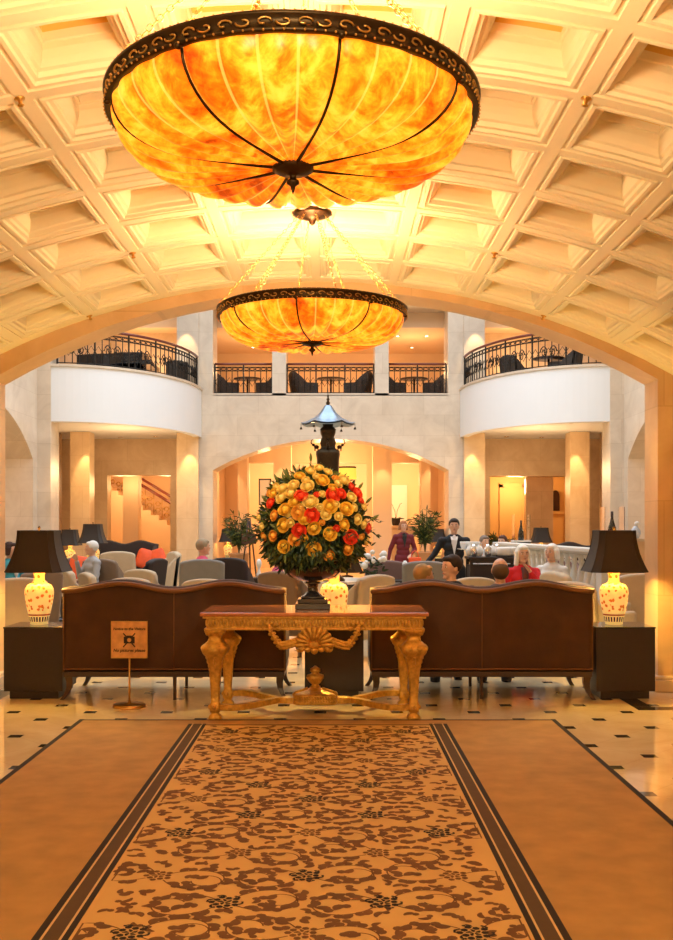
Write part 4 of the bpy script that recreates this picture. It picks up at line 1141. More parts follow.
for i, (px, D, lab) in enumerate(((374, 16.5, 'dark low table with white flowers right of the bouquet'), (403, 17.6, 'dark low table before the woman in the maroon jacket'),
                                 (131, 21.5, 'dark low table before the far dark sofa'), (50, 13.7, 'dark low table between the left armchairs'), (292, 13.6, 'dark low table behind the stem of the urn'))):
    dup(tb, (ax(px, D), D, 0), 0, lab)
for o in C.objects:
    if o.name.startswith('coffee_table'): o['group'] = 'dark low tables of the lounge'

def lathe_thing(name, prof_, mat, loc, label, cat, group=None, n=20, **k):
    b = MB(); b.lathe(prof_, n, **k); o = b.build(name, M[mat] if isinstance(mat, str) else mat); o.location = loc; return tag(o, label, cat, group)
# white bud vases / candles
vz = None
for px, D, lab in ((239, 18.4, 'tall white candle glass on the dark table, left of the bouquet'), (259, 18.4, 'tall white candle glass nearer the bouquet edge'),
                   (405, 17.5, 'white bottle vase on the table before the woman in maroon')):
    if vz is None:
        b = MB(); b.lathe([(.03, 0), (.045, .01), (.05, .06), (.03, .10), (.02, .16), (.035, .20), (.05, .24), (.045, .30), (.02, .34)], 18); vz = b.build('candle_glass', M['cloth']); o = vz
    else: o = vz.copy(); C.objects.link(o)
    o.location = (ax(px, D), D, .621); tag(o, lab, 'candle holder', 'white candle glasses on the tables')
# white flowers right of the bouquet
fl = thing('white_flower_vase', 'small glass vase of white flowers on the table right of the bouquet', 'vase', (ax(373, 16.4), 16.4, .621))
b = MB(); b.lathe([(.05, 0), (.06, .02), (.05, .16), (.065, .2)], 16); b.build('vase', M['leaf'], fl)
b = MB(); rn = random.Random(4)
for i in range(14):
    p = Vector((rn.uniform(-.22, .22), rn.uniform(-.15, .15), rn.uniform(.24, .52))); b.ball(p, rn.uniform(.035, .06), 8, 6)
b.build('white_blossoms', M['cloth'], fl)
b = MB()
for i in range(60): leaf(b, Vector((rn.uniform(-.15, .15), rn.uniform(-.12, .12), rn.uniform(.15, .4))), Vector((rn.gauss(0, 1), rn.gauss(0, 1), rn.gauss(.4, .5))), .12, .02, 0, rn)
b.build('leaves', M['leaf'], fl, recalc=False)

# far lamps
for (px, D, z, s_, lab, pw) in ((70, 24.0, .62, 1.0, 'small porcelain lamp with dark shade far left, the left one of two', 14), (93, 21.0, .70, 1.05, 'porcelain lamp with dark shade behind the white haired man', 6),
                            (228, 29.8, .62, 1.0, 'lit porcelain lamp with dark shade at the left side of the great arch opening', 14), (438, 29.8, .62, 1.0, 'lit porcelain lamp with dark shade behind the waiter', 16),
                            (541, 27.0, .62, 1.05, 'porcelain lamp with brown shade beyond the balustrade', 5)):
    x = ax(px, D); dup(lamp, (x, D, z), 0, lab, scale=s_)
    point('lamp_glow', (x, D, z + .60 * s_), pw, (1.0, .60, .18), .05)
    nt_ = dup(st, (x, D - .24, 0), 0, 'dark cube table under the ' + lab.replace('porcelain ', '').replace('with dark shade ', '').replace('with brown shade ', ''), 'dark cube tables under the far lamps'); nt_.scale = (.8, 1, z / .651)

# ================================================================== WHITE BALUSTRADE
P0, P1 = Vector((3.62, 12.6, 0)), Vector((3.28, 18.6, 0))
bt = thing('balustrade', 'white stone balustrade with turned balusters along the right side of the lounge', 'balustrade', P0)
dv = P1 - P0; L = dv.length; dn = dv.normalized(); sn = Vector((-dn.y, dn.x, 0)); 
Tb = Matrix(((dn.x, sn.x, 0, 0), (dn.y, sn.y, 0, 0), (0, 0, 1, 0), (0, 0, 0, 1)))
b = MB(); b.box(-.12, L + .12, -.13, .13, 1.215, 1.27, T=Tb); b.box(-.08, L + .08, -.10, .10, 1.19, 1.215, T=Tb); b.build('top_rail', M['baluster_stone'], bt, bevel=.01)
b = MB(); b.box(-.08, L + .08, -.12, .12, 0, .47, T=Tb); b.box(-.12, L + .12, -.14, .14, .47, .52, T=Tb); b.build('base', M['baluster_stone'], bt, bevel=.01)
bal_me = None; nb = 19
for i in range(nb):
    p = dn * (L * (i + .5) / nb)
    if bal_me is None:
        b = MB(); b.lathe([(.060, 0), (.060, .04), (.035, .06), (.04, .08), (.062, .15), (.066, .19), (.05, .26), (.03, .34), (.028, .37), (.045, .39), (.03, .41), (.045, .44), (.058, .445), (.058, .475)], 14)
        o = b.build('baluster', M['baluster_stone'], bt); bal_me = o
    else: o = bal_me.copy(); C.objects.link(o); o.parent = bt
    o.location = p + Vector((0, 0, .517)); o.scale = (1.15, 1.15, 1.42)
b = MB()
for k in (0, L): b = MB(); b.box(k - .11, k + .11, -.12, .12, .52, 1.19, T=Tb); b.build('end_post', M['baluster_stone'], bt, bevel=.01)
# far side of the balustrade running right
P2 = Vector((3.28, 19.0, 0))
bu = thing('balustrade', 'low white stone wall ledge beyond the balustrade at the right pier', 'wall ledge', (3.95, 13.2, 0))
b = MB(); b.box(0, 1.6, 0, .25, 0, 1.36); b.build('wall_block', M['marble_warm'], bu); b = MB(); b.box(-.05, 1.65, -.05, .30, 1.36, 1.40); b.build('ledge', M['marble'], bu)
jar = thing('ginger_jar', 'blue and white porcelain bird shaped jar on the ledge by the right pier', 'jar', (4.18, 13.3, 1.401))
b = MB(); b.lathe([(.04, 0), (.05, .02), (.07, .06), (.065, .10), (.035, .14), (.025, .16)], 18); b.build('body', M['porcelain'] if 'porcelain' in M else M['silver'], jar)
b = MB(); b.ball((.02, 0, .19), (.035, .03, .035), 10, 8); b.ball((.05, 0, .19), (.02, .01, .008), 6, 5); b.build('bird_head', M['cloth'], jar)

# buffet with white cloth, glass cases with bottles
bf = thing('buffet_table', 'long white clothed buffet table beyond the balustrade', 'table', (4.35, 21.4, 0))
b = MB(); b.box(-1.2, .9, -.4, .4, 0, 1.14); b.build('tablecloth', M['cloth'], bf, bevel=.03)
cs = make_table('service_cabinet', .74, .5, 1.12, 'espresso'); cs.location = (ax(492, 14.6), 14.6, 0); cs['label'] = 'black service stand loaded with white dishes behind the bald man'
b = MB(); b.box(-.34, .34, -.22, .22, .08, 1.0); b.build('cabinet_body', M['dark_fab'], cs)
rn = random.Random(9)
dish = None
for i, (dx, dy, kind) in enumerate(((-.28, -.1, 0), (-.18, .08, 1), (-.08, -.12, 0), (.02, .06, 1), (.16, -.08, 2), (.28, .05, 2), (.1, .16, 0), (-.3, .14, 1))):
    prof_ = [[(.03, 0), (.04, .01), (.05, .05), (.055, .12), (.03, .15), (.02, .18)], [(.04, 0), (.06, .02), (.07, .08), (.05, .13), (.015, .15), (.012, .17)], [(.05, 0), (.11, .02), (.12, .03), (.12, .11), (.11, .13), (.05, .14)]][kind]
    nmz = ['sugar_caster', 'teapot', 'plate_stack'][kind]
    o = lathe_thing(nmz, prof_, 'silver' if kind == 0 else 'cloth', (cs.location.x + dx, 14.6 + dy, 1.121), f'{["silver lidded pot", "white teapot", "stack of white plates"][kind]} on the black service stand, {["front left corner", "left middle", "front centre", "centre", "front right", "right end", "back centre", "back left corner"][i]}', 'tableware', 'tableware on the black service stand')
def bottle_case(loc, s_, lab, base_lab):
    pd = thing('display_plinth', base_lab, 'plinth', loc)
    b = MB(); b.box(-.16, .16, -.16, .16, 0, .10); b.build('black_band', M['black'], pd); b = MB(); b.box(-.17, .17, -.17, .17, .10, .13); b.build('white_top', M['cloth'], pd)
    z = loc[2] + .131
    bo = thing('wine_bottle', lab, 'bottle', (loc[0], loc[1], z)); 
    b = MB(); b.lathe([(.045, 0), (.055, .01), (.058, .10), (.055, .16), (.03, .24), (.018, .30), (.017, .37)], 20); b.build('glass_body', M['bottle'], bo)
    b = MB(); b.lathe([(.019, .30), (.018, .385), (.01, .388)], 16, cap=False); b.build('foil_cap', M['dark_fab'], bo)
    bo.scale = (s_,) * 3
    cs_ = thing('glass_case', 'clear glass case over the wine bottle ' + ('above the right lamp shade' if 'nearer' in lab else 'by the amber wall'), 'case', (loc[0], loc[1], z))
    for k, (x0, x1, y0, y1) in enumerate(((-.15, .15, -.15, -.144), (-.15, .15, .144, .15), (-.15, -.144, -.144, .144), (.144, .15, -.144, .144))):
        b = MB(); b.box(x0, x1, y0, y1, 0, .50); b.build('glass_pane', M['glass'], cs_)
bottle_case((ax(521, 19.6), 19.6, 1.16), 1.0, 'dark wine bottle in the farther glass case by the amber wall', 'black and white display plinth on the buffet table')
bp = thing('display_pedestal', 'marble pedestal behind the right lamp shade', 'pedestal', (ax(612, 15.2), 15.2, 0))
b = MB(); b.box(-.2, .2, -.2, .2, 0, 1.22); b.build('shaft', M['marble'], bp, bevel=.01)
for o in (bf,): pass
b = MB(); b.box(-.2, .2, -.2, .2, 1.10, 1.16); o = b.build('riser', M['cloth']); o.location = (ax(521, 19.6), 19.6, 0)
tag(o, 'white riser under the farther display plinth', 'riser'); b = MB()
bottle_case((ax(612, 15.2), 15.2, 1.222), 1.12, 'dark wine bottle in the nearer glass case above the right lamp shade', 'black and white display plinth on the marble pedestal')

# ================================================================== BRONZE PAGODA COLUMN
pg = thing('bronze_fountain', 'tall dark bronze column fountain with pagoda roof and elephant figures behind the bouquet', 'fountain', (0.06, 20, 0))
b = MB(); b.lathe([(.9, 0), (.95, .1), (.9, .45), (.95, .5), (.8, .5), (.75, .3)], 32); b.build('basin', M['marble'], pg)
b = MB(); b.lathe([(.30, .3), (.34, .5), (.24, .6), (.20, .8), (.19, 1.6), (.20, 2.3), (.215, 2.55), (.225, 2.9), (.24, 3.0), (.235, 3.06), (.15, 3.12), (.14, 3.16), (.16, 3.22), (.15, 3.28), (.12, 3.34), (.15, 3.42), (.16, 3.50), (.10, 3.56), (.11, 3.60)], 24, sq=4)
for z in (.9, 1.3, 1.7, 2.1, 2.5): b.lathe([(.19, z), (.225, z + .03), (.19, z + .06)], 24, sq=4)
b.build('column', M['bronze'], pg)
for k in range(4):
    a = PI / 4 * 0 + k * PI / 2; b = MB(); T = RT((.20 * math.cos(a), .20 * math.sin(a), 3.10), a)
    b.ball((0.03, 0, .05), (.05, .035, .04), 10, 8, T=T); b.ball((.09, 0, .09), (.03, .028, .03), 8, 6, T=T)
    b.tube([tuple(T @ Vector(p)) for p in ((.11, 0, .10), (.14, 0, .13), (.13, 0, .18), (.10, 0, .20))], [.014, .012, .009, .006], 6)
    for sx in (-1, 1): b.tube([tuple(T @ Vector((.0 + .06 * (sx > 0), sx * .02, .04))), tuple(T @ Vector((.0 + .06 * (sx > 0), sx * .025, -.03)))], .013, 6)
    b.build('elephant_figure', M['bronze'], pg)
b = MB(); rs = []
for r, z, k in ((.50, 3.60, .04), (.38, 3.66, .01), (.25, 3.74, 0), (.15, 3.84, 0), (.08, 3.95, 0), (.06, 3.98, 0)):
    ring = []
    for q in range(24):
        a = 2 * PI * q / 24; c_ = abs(math.cos(3 * a)); ring.append((r * (1 + .10 * c_ ** 4) * math.cos(a), r * (1 + .10 * c_ ** 4) * math.sin(a), z + k * c_ ** 4))
    rs.append(ring)
b.rings(rs, 0, True, False)
b.rings([[(x * .98, y * .98, z - .03) for x, y, z in r] for r in rs], 0, True, False); b.build('pagoda_roof', M['slate_blue'], pg, recalc=False)
b = MB(); b.lathe([(.07, 3.96), (.03, 4.0), (.045, 4.03), (.02, 4.07), (.032, 4.10), (.015, 4.14), (.022, 4.17), (.008, 4.20), (.006, 4.32)], 14); b.build('roof_finial', M['bronze'], pg)
for k in range(6):
    a = k * PI / 3; b = MB(); b.tube([(.54 * math.cos(a), .54 * math.sin(a), 3.62), (.54 * math.cos(a), .54 * math.sin(a), 3.55)], .004, 4); b.lathe([(.008, .05), (.02, .035), (.028, 0)], 8, T=RT((.54 * math.cos(a), .54 * math.sin(a), 3.50))); b.build('bell', M['bronze'], pg)

# yellow standing lamp behind the column
yl = thing('floor_lamp', 'tall lamp with glowing yellow drum shade behind the bronze column', 'lamp', (ax(347, 31.2), 31.2, 0))
b = MB(); b.lathe([(.2, 0), (.2, .03), (.03, .06), (.03, 3.0)], 16); b.build('pole', M['bronze'], yl)
b = MB(); b.lathe([(.30, 3.05), (.28, 3.40)], 28, cap=False); b.build('lamp_shade', plain('yellow_lit_silk', (.9, .6, .08), .6, emit=(1, .62, .08), es=.9), yl)
b = MB(); b.lathe([(.285, 3.38), (.285, 3.43)], 28, cap=False); b.build('shade_band', M['shade'], yl)
b = MB(); b.lathe([(.30, 3.02), (.20, 3.0), (.1, 2.98)], 28, cap=False)
rn = random.Random(2)
b.build('shade_rim', M['bronze'], yl)

# easel, pictures, palms, orchid
es = thing('easel', 'wooden easel with a small brown board in the left of the great arch opening', 'easel', (ax(249, 27.8), 27.8, 0))
for pts in (((-.22, 0, 0), (-.02, 0.05, 1.8)), ((.22, 0, 0), (.02, 0.05, 1.8)), ((0, .5, 0), (0, .06, 1.7))):
    b = MB(); b.tube(pts, .022, 4); b.build('easel_leg', M['darkwood'], es)
b = MB(); b.box(-.2, .2, -.05, .0, 1.08, 1.36); b.build('easel_board', M['darkwood'], es)
text('Menu', .10, (0, -.052, 1.22), (PI / 2, 0, 0), M['brass'], es) if False else None
for (px, D, py, w_, h_, lab, mt) in ((265, 33.9, 492, .42, .9, 'dark framed bright picture on the wall left of the bouquet', 'screen_white'),):
    p = at(px, py, D); pf = thing('framed_picture', lab, 'picture', (p.x, D, p.z))
    b = MB()
    for (x0, x1, z0, z1) in ((-w_ / 2, w_ / 2, h_ / 2 - .04, h_ / 2), (-w_ / 2, w_ / 2, -h_ / 2, -h_ / 2 + .04), (-w_ / 2, -w_ / 2 + .04, -h_ / 2, h_ / 2), (w_ / 2 - .04, w_ / 2, -h_ / 2, h_ / 2)): b.box(x0, x1, -.04, .0, z0, z1)
    b.build('frame', M['darkwood'], pf); b = MB(); b.box(-w_ / 2 + .03, w_ / 2 - .03, -.02, 0.0, -h_ / 2 + .03, h_ / 2 - .03); b.build('canvas', M[mt], pf)
def palm(px, D, lab, h=1.75, pot_h=.7, n=46, seed=1, spread=.45):
    t = thing('potted_palm', lab, 'plant', (ax(px, D), D, 0)); rn = random.Random(seed)
    b = MB(); b.lathe([(.20, 0), (.24, .02), (.28, pot_h), (.31, pot_h + .02), (.31, pot_h + .05), (.26, pot_h + .05), (.25, pot_h)], 20); b.build('pot', M['terracotta'], t)
    b = MB()
    for i in range(n):
        a = rn.uniform(0, 2 * PI); sp = rn.uniform(.1, 1) * spread; L = (h - pot_h) * rn.uniform(.6, 1.05); pth = []
        for k in range(6):
            f = k / 5; pth.append(Vector((math.cos(a) * sp * f ** 1.6, math.sin(a) * sp * f ** 1.6, pot_h + L * f - sp * .5 * f ** 3)))
        b.tube([tuple(q) for q in pth], .006, 4, mi=0)
        for k in range(2, 6):
            for q in range(3): leaf(b, pth[k], Vector((math.cos(a), math.sin(a), .2)) + Vector((rn.gauss(0, .6), rn.gauss(0, .6), rn.gauss(0, .5))), .2, .018, 0 if rn.random() < .6 else 1, rn)
    b.build('fronds', [M['leaf'], M['leaf2']], t, recalc=False)
palm(239, 28.6, 'potted palm in terracotta planter left of the easel', 1.95, .75, seed=3)
palm(425, 28.2, 'potted palm in terracotta planter between the woman in maroon and the waiter', 2.0, .8, seed=5)
palm(497, 30.2, 'dark low plant in a black planter in the opening of the golden room', 1.35, .8, seed=8, n=26)
oc = thing('orchid_pot', 'small potted orchid on the ledge above the woman in maroon', 'plant', (ax(396, 33.6), 33.6, 1.6))
b = MB(); b.lathe([(.09, 0), (.13, .02), (.15, .22), (.12, .22)], 14); b.build('pot', M['dark_fab'], oc)
b = MB()
for sg in (-1, 1): b.tube([(0, 0, .2), (sg * .04, 0, .5), (sg * .14, 0, .72), (sg * .2, 0, .75)], .008, 4); 
for i in range(9): leaf(b, Vector((0, 0, .22)), Vector((math.cos(i), math.sin(i), .15)), .3, .03, 0)
b.build('stems', [M['leaf'], M['leaf2']], oc, recalc=False)
cn = thing('console_ledge', 'honey marble console ledge under the orchid in the far room', 'ledge', (ax(398, 33.7), 33.7, 0)); b = MB(); b.box(-.55, .55, -.25, .22, 0, 1.52); b.build('console_body', M['marble_warm'], cn); b = MB(); b.box(-.6, .6, -.3, .24, 1.52, 1.6); b.build('console_top', M['marble_warm'], cn)

# ================================================================== STAIR WITH CARVED BALUSTRADE (left recess)
sr = thing('staircase', 'pale stone staircase with ornate iron balustrade rising behind the left recess', 'staircase', (-5.2, 34.6, 0))
b = MB()
n = 16
for i in range(n):
    x1 = 1.3 - i * .28; b.box(x1 - .28, x1, 0, 1.1, 0, .17 * (i + 1) + .6)
b.build('steps', M['peach'], sr)
b = MB(); sl = .17 / .28
p0, p1 = (1.3, -.02, 1.45), (1.3 - 3.2, -.02, 1.45 + 3.2 * sl)
b.tube([p0, p1], .05, 8); b.tube([(p0[0], -.02, p0[2] + .22), (p1[0], -.02, p1[2] + .22)], .045, 8); b.build('handrail', M['mahogany'], sr)
b = MB()
for i in range(11):
    x = 1.2 - i * .29; z = .72 + (1.3 - x) * sl
    b.tube([(x, -.02, z), (x, -.02, z + .7)], .018, 5)
    for q in range(2):
        for sg in (-1, 1): b.tube([(x - .14 + sg * .10 * math.cos(a * .5) * (1 - a / 20), -.03, z + .28 + q * .22 + .10 * math.sin(a * .5) * (1 - a / 20)) for a in range(11)], .014, 4)
b.build('balustrade_scrolls', M['brass'], sr)
gr = thing('wrought_grille', 'gilt scroll grille on the sloping wall at the far left of the recess', 'grille', (-7.50, 35.74, 2.95))
b = MB()
for i in range(5):
    for j in range(2):
        for sg in (-1, 1): b.tube([(i * .2 - .4 + sg * .08 * math.cos(a * .5) * (1 - a / 22), 0, -j * .25 - i * .09 + .3 + .10 * math.sin(a * .5) * (1 - a / 22)) for a in range(12)], .016, 4)
b.tube([(-.5, 0, -.1), (.6, 0, -.6)], .04, 6); b.build('scrolls', M['brass'], gr)

# arched wall niche with shelf in the golden room
sc_ = thing('wall_niche', 'arched wall niche with shelf in the golden side room', 'niche', (7.75, 34.05, 0))
b = MB(); b.box(-.25, .25, 0, .1, 0, 2.0); b.box(-.3, .3, -.12, .1, 2.0, 2.08); b.build('shelf', M['gold_wall'], sc_)
b = MB(); pts = [(-.14, 2.1), (.14, 2.1), (.14, 2.6)] + [(.14 * math.cos(R(a)), 2.6 + .2 * math.sin(R(a))) for a in range(0, 181, 20)]; b.prism(pts, .04, .1); b.build('arched_panel', M['darkwood'], sc_)

# ================================================================== GRAND PIANO + GALLERY FURNITURE
pn = thing('grand_piano', 'black grand piano with open lid behind the railing on the left balcony', 'piano', (-5.75, 27.5, 5.31))
out = [(-1.05, -.35), (-1.05, .35), (-.8, .62), (-.3, .68), (.1, .75), (.75, .75), (.75, -.75), (.25, -.75), (-.1, -.55), (-.6, -.50)]
b = MB(); b.prism(out, .62, .92, ax='Z'); b.build('case', M['black'], pn, bevel=.015)
b = MB(); T = RT((0, .70, .95), 0, R(24)) @ Matrix.Translation((0, -.70, 0)); b.prism(out, 0, .03, T=T, ax='Z'); b.build('lid', M['black'], pn)
b = MB(); b.box(.75, 1.02, -.72, .72, .60, .72); b.box(.75, .80, -.72, .72, .72, .95); b.build('keyboard_shelf', M['black'], pn)
b = MB(); b.box(.80, 1.0, -.62, .62, .72, .735); b.build('keys', M['cloth'], pn)
for x, y in ((.6, -.6), (.6, .6), (-.85, 0)):
    b = MB(); b.lathe([(.07, .62), (.05, .5), (.035, .08), (.05, .05), (.03, 0)], 10, T=RT((x, y, 0))); b.build('leg', M['black'], pn)
b = MB(); b.tube([(-.2, .0, .92), (-.1, -.45, 1.22)], .012, 5); b.build('lid_prop', M['brass'], pn)

gc = make_armchair('dark_fab', H=.95, W=.62, name='gallery_chair', wings=True, round_top=.10); gc['group'] = 'dark patterned chairs of the upper gallery'
M['dark_pattern'] = plain('black_brown_patterned_fabric', (.05, .035, .025), .8, var=.9, scale=30)
for ch_ in gc.children:
    if ch_.data and ch_.name.split('.')[0] in ('backrest', 'arm', 'seat_cushion', 'seat_base'): ch_.data.materials[0] = M['dark_pattern']
gt = thing('cafe_table', '', 'table'); gt['group'] = 'round cafe tables of the upper gallery'
b = MB(); b.lathe([(.42, .70), (.43, .715), (.42, .73)], 28); b.build('table_top', M['darkwood'], gt)
b = MB(); b.lathe([(.03, .70), (.03, .25), (.05, .22), (.03, .18)], 10)
for k in range(3): a = k * 2 * PI / 3 + .5; b.tube([(0, 0, .2), (.18 * math.cos(a), .18 * math.sin(a), .12), (.33 * math.cos(a), .33 * math.sin(a), 0.015)], .018, 6)
b.build('pedestal', M['iron'], gt)
first = [True, True]
ZG = 5.362
def gal(kind, x, y, z, rz, lab):
    src = gc if kind == 'c' else gt; i = 0 if kind == 'c' else 1
    if first[i]: o = src; first[i] = False; o.location = (x, y, z); o.rotation_euler = (0, 0, R(rz)); o['label'] = lab
    else: o = dup(src, (x, y, z), R(rz), lab)
for nm, xm, w_ in (('left', -2.45, .72), ('middle', .1, .85), ('right', 2.65, .72)):
    gal('t', xm, 30.6, ZG, 0, f'round cafe table in the {nm} opening of the upper gallery')
    gal('c', xm - w_ - .3, 30.6, ZG, -70, f'dark patterned chair left of the cafe table in the {nm} gallery opening')
    gal('c', xm + w_ + .3, 30.6, ZG, 70, f'dark patterned chair right of the cafe table in the {nm} gallery opening')
ZB = 5.31
gal('t', 5.9, 26.6, ZB, 0, 'round cafe table in the middle of the right balcony'); gal('c', 4.95, 27.4, ZB, -60, 'dark patterned chair at the left end of the right balcony'); gal('c', 6.6, 26.3, ZB, 60, 'dark patterned chair right of the table on the right balcony')
gal('c', 6.9, 28.4, ZB, 180, 'dark patterned chair behind the table on the right balcony')
gal('c', -4.25, 28.3, ZB, 10, 'dark patterned chair beside the grand piano on the left balcony')

# downlights of the galleries
dl = None
def downlight(x, y, z, lab):
    global dl
    if dl is None:
        dl = thing('downlight', '', 'light'); b = MB(); b.lathe([(.075, 0), (.078, -.008), (.055, -.012), (.052, 0)], 18, cap=False); b.build('trim_ring', M['brass'], dl)
        b = MB(); b.lathe([(.052, -.003), (.001, -.004)], 16); b.build('lens', M['downlight'], dl); o = dl
    else: o = copy_tree(dl)
    o.location = (x, y, z); o['label'] = lab; o['group'] = 'recessed downlights'
words_ = ['first', 'second', 'third', 'fourth', 'fifth', 'sixth']
for i, x in enumerate((-3.0, -2.0, -.6, .8, 2.2, 3.1)):
    downlight(x, 31.4, 7.548, f'recessed downlight in the upper gallery ceiling, {words_[i]} from the left in the front row')
for i, x in enumerate((-2.5, -1.0, .4, 1.6, 2.8)):
    downlight(x, 33.4, 7.548, f'recessed downlight in the upper gallery ceiling, {words_[i]} from the left in the back row')
for s, nm in ((-1, 'left'), (1, 'right')):
    cx = .1
    for i, (dx, y) in enumerate(((6.3, 26.2), (4.3, 28.0), (5.3, 30.2), (6.4, 30.4))):
        downlight(cx + s * dx, y, 4.278, f'recessed downlight in the soffit of the {nm} balcony, ' + ['at its outer curve', 'beside the corner pillar', 'before the lintel', 'before the outer lintel'][i])
    spot('pillar_spot', (cx + s * 4.05, 28.55, 4.1), (cx + s * 4.1, 28.95, 2.0), 130, WARM, 48)
    spot('pillar_spot', (cx + s * 7.0, 28.3, 4.1), (cx + s * 7.0, 28.7, 2.0), 130, WARM, 44)
    spot('pillar_spot', (cx + s * 7.2, 25.7, 4.1), (cx + s * 6.75, 25.4, 1.0), 130, WARM, 44)
    spot('pillar_spot', (cx + s * 4.15, 28.5, 7.6), (cx + s * 4.2, 28.95, 6.2), 100, WARM, 48)
for x in (-3.15, 3.35, -1.45, 1.75): spot('pillar_spot', (x, 31.6, 4.3), (x, 32.3, 1.5), 130, WARM, 44)
# ================================================================== PEOPLE
def remesh(o, vox, smooth=2):
    m = o.modifiers.new('skin', 'REMESH'); m.mode = 'VOXEL'; m.voxel_size = vox; m.use_smooth_shade = True
    if smooth:
        s = o.modifiers.new('smooth', 'SMOOTH'); s.iterations = smooth; s.factor = .5
    dg = bpy.context.evaluated_depsgraph_get(); dg.update()
    me = bpy.data.meshes.new_from_object(o.evaluated_get(dg))
    mats = [m_ for m_ in o.data.materials]
    o.modifiers.clear(); o.data = me; me.materials.clear()
    for q in mats: me.materials.append(q)
    for p in me.polygons: p.use_smooth = True; p.material_index = 0
    return o
def cloth_mat(name, col): return plain(name, col, .8, var=.12, scale=10)
def person(label, loc, rz, pose='sit', top=('jacket', (.1, .1, .12)), legs=(.05, .05, .06), hair=(.1, .06, .03), hairlen=0, skin='skin', head_turn=0, tilt=0,
           armL=None, armR=None, s=1.0, coat=0.0, shirt=None, female=False):
    """local frame: the person faces -Y at rz=0"""
    t = thing('person', label, 'person', loc, rz); t.scale = (s,) * 3
    st_ = pose == 'stand'
    pz = .93 if st_ else .50
    sh = pz + (.50 if st_ else .48); wS = .175 if female else .195
    lean = -.02 if st_ else .03
    neck = Vector((0, lean, sh + .05)); hc = Vector((0, lean - .02, sh + .21))
    hips = [Vector((sx * .095, 0, pz)) for sx in (-1, 1)]
    if st_: knees = [Vector((-.10, -.02, .50)), Vector((.10, -.03, .50))]; ank = [Vector((-.11, .03, .09)), Vector((.11, .0, .09))]
    else: knees = [Vector((-.12, -.44, .49)), Vector((.12, -.44, .49))]; ank = [Vector((-.12, -.42, .09)), Vector((.12, -.46, .09))]
    if armL is None: armL = (Vector((-.26, .02, sh - .27)), Vector((-.22, -.06, sh - .5))) if st_ else (Vector((-.25, -.02, sh - .26)), Vector((-.14, -.26, sh - .30)))
    if armR is None: armR = (Vector((.26, .02, sh - .27)), Vector((.22, -.06, sh - .5))) if st_ else (Vector((.25, -.02, sh - .26)), Vector((.12, -.28, sh - .30)))
    shp = [Vector((-wS, lean, sh - .02)), Vector((wS, lean, sh - .02))]
    Hd = Matrix.Translation(hc) @ Matrix.Rotation(R(head_turn), 4, 'Z') @ Matrix.Rotation(R(tilt), 4, 'X')
    # body: one continuous surface
    b = MB()
    def torso(b, e=0.0, z0=None):
        for z, rx, ry in ((pz + .02, .165, .115), (pz + .14, .140, .10), (pz + .27, .150 if not female else .14, .11), (pz + .38, .165, .115), (sh - .02, .13, .09)):
            b.ball((0, lean * (z - pz) / .5, z), (rx + e, ry + e, .12), 16, 10)
    torso(b)
    b.capsule(neck - Vector((0, 0, .06)), hc - Vector((0, -.015, .08)), .058, .050)
    b.ball((0, 0, .015), (.077, .095, .105), 20, 14, T=Hd); b.ball((0, -.018, -.055), (.055, .068, .06), 16, 10, T=Hd)
    b.ball((0, -.098, -.012), (.012, .020, .022), 8, 6, T=Hd); b.ball((0, -.092, .012), (.009, .012, .022), 8, 6, T=Hd)
    b.ball((0, -.082, -.05), (.024, .014, .010), 8, 6, T=Hd); b.ball((0, -.078, -.092), (.022, .018, .018), 8, 6, T=Hd)
    for sx in (-1, 1): b.ball((sx * .078, .005, -.005), (.010, .018, .03), 8, 6, T=Hd)
    for h_, k, a_ in zip(hips, knees, ank):
        b.capsule(h_, k, .082, .052); b.capsule(k, a_, .052, .036); b.capsule(a_ + Vector((0, .02, -.045)), a_ + Vector((0, -.14, -.055)), .036, .03)
    hands = []
    for S, (el, wr) in zip(shp, (armL, armR)):
        b.capsule(S, el, .050, .040); b.capsule(el, wr, .038, .026)
        d = (wr - el).normalized(); side = d.cross(Vector((0, 0, 1)))
        if side.length < .2: side = Vector((1, 0, 0))
        side.normalize(); up = side.cross(d); pc = wr + d * .045
        T = Matrix(((side.x, d.x, up.x, pc.x), (side.y, d.y, up.y, pc.y), (side.z, d.z, up.z, pc.z), (0, 0, 0, 1)))
        b.ball((0, 0, 0), (.040, .048, .017), 12, 8, T=T)
        for i, ln in enumerate((.058, .068, .063, .048)):
            x = -.028 + i * .019; q = [T @ Vector((x, .03, 0)), T @ Vector((x * 1.1, .03 + ln * .6, -.004)), T @ Vector((x * 1.1, .03 + ln, -.016))]
            b.capsule(q[0], q[1], .0095, .0088, 8); b.capsule(q[1], q[2], .0088, .0075, 8)
        sgn = 1 if S.x < 0 else -1
        q = [T @ Vector((sgn * .03, -.02, 0)), T @ Vector((sgn * .055, .015, -.005)), T @ Vector((sgn * .056, .045, -.012))]
        b.capsule(q[0], q[1], .012, .010, 8); b.capsule(q[1], q[2], .010, .008, 8)
        hands.append(pc)
    remesh(b.build('body', M[skin], t, recalc=False), .0085, 1)
    # eyes and mouth
    b = MB()
    for sx in (-1, 1): b.ball((sx * .030, -.082, .012), (.013, .008, .007), 8, 6, T=Hd)
    b.build('eyes', M['cloth'], t)
    b = MB()
    for sx in (-1, 1): b.ball((sx * .030, -.088, .012), (.006, .005, .006), 8, 6, T=Hd); b.ball((sx * .031, -.090, .033), (.017, .006, .004), 8, 5, T=Hd)
    b.build('eyebrows', M['ink'], t)
    b = MB(); b.ball((0, -.095, -.050), (.020, .006, .005), 8, 6, T=Hd); b.build('lips', M['lips'], t)
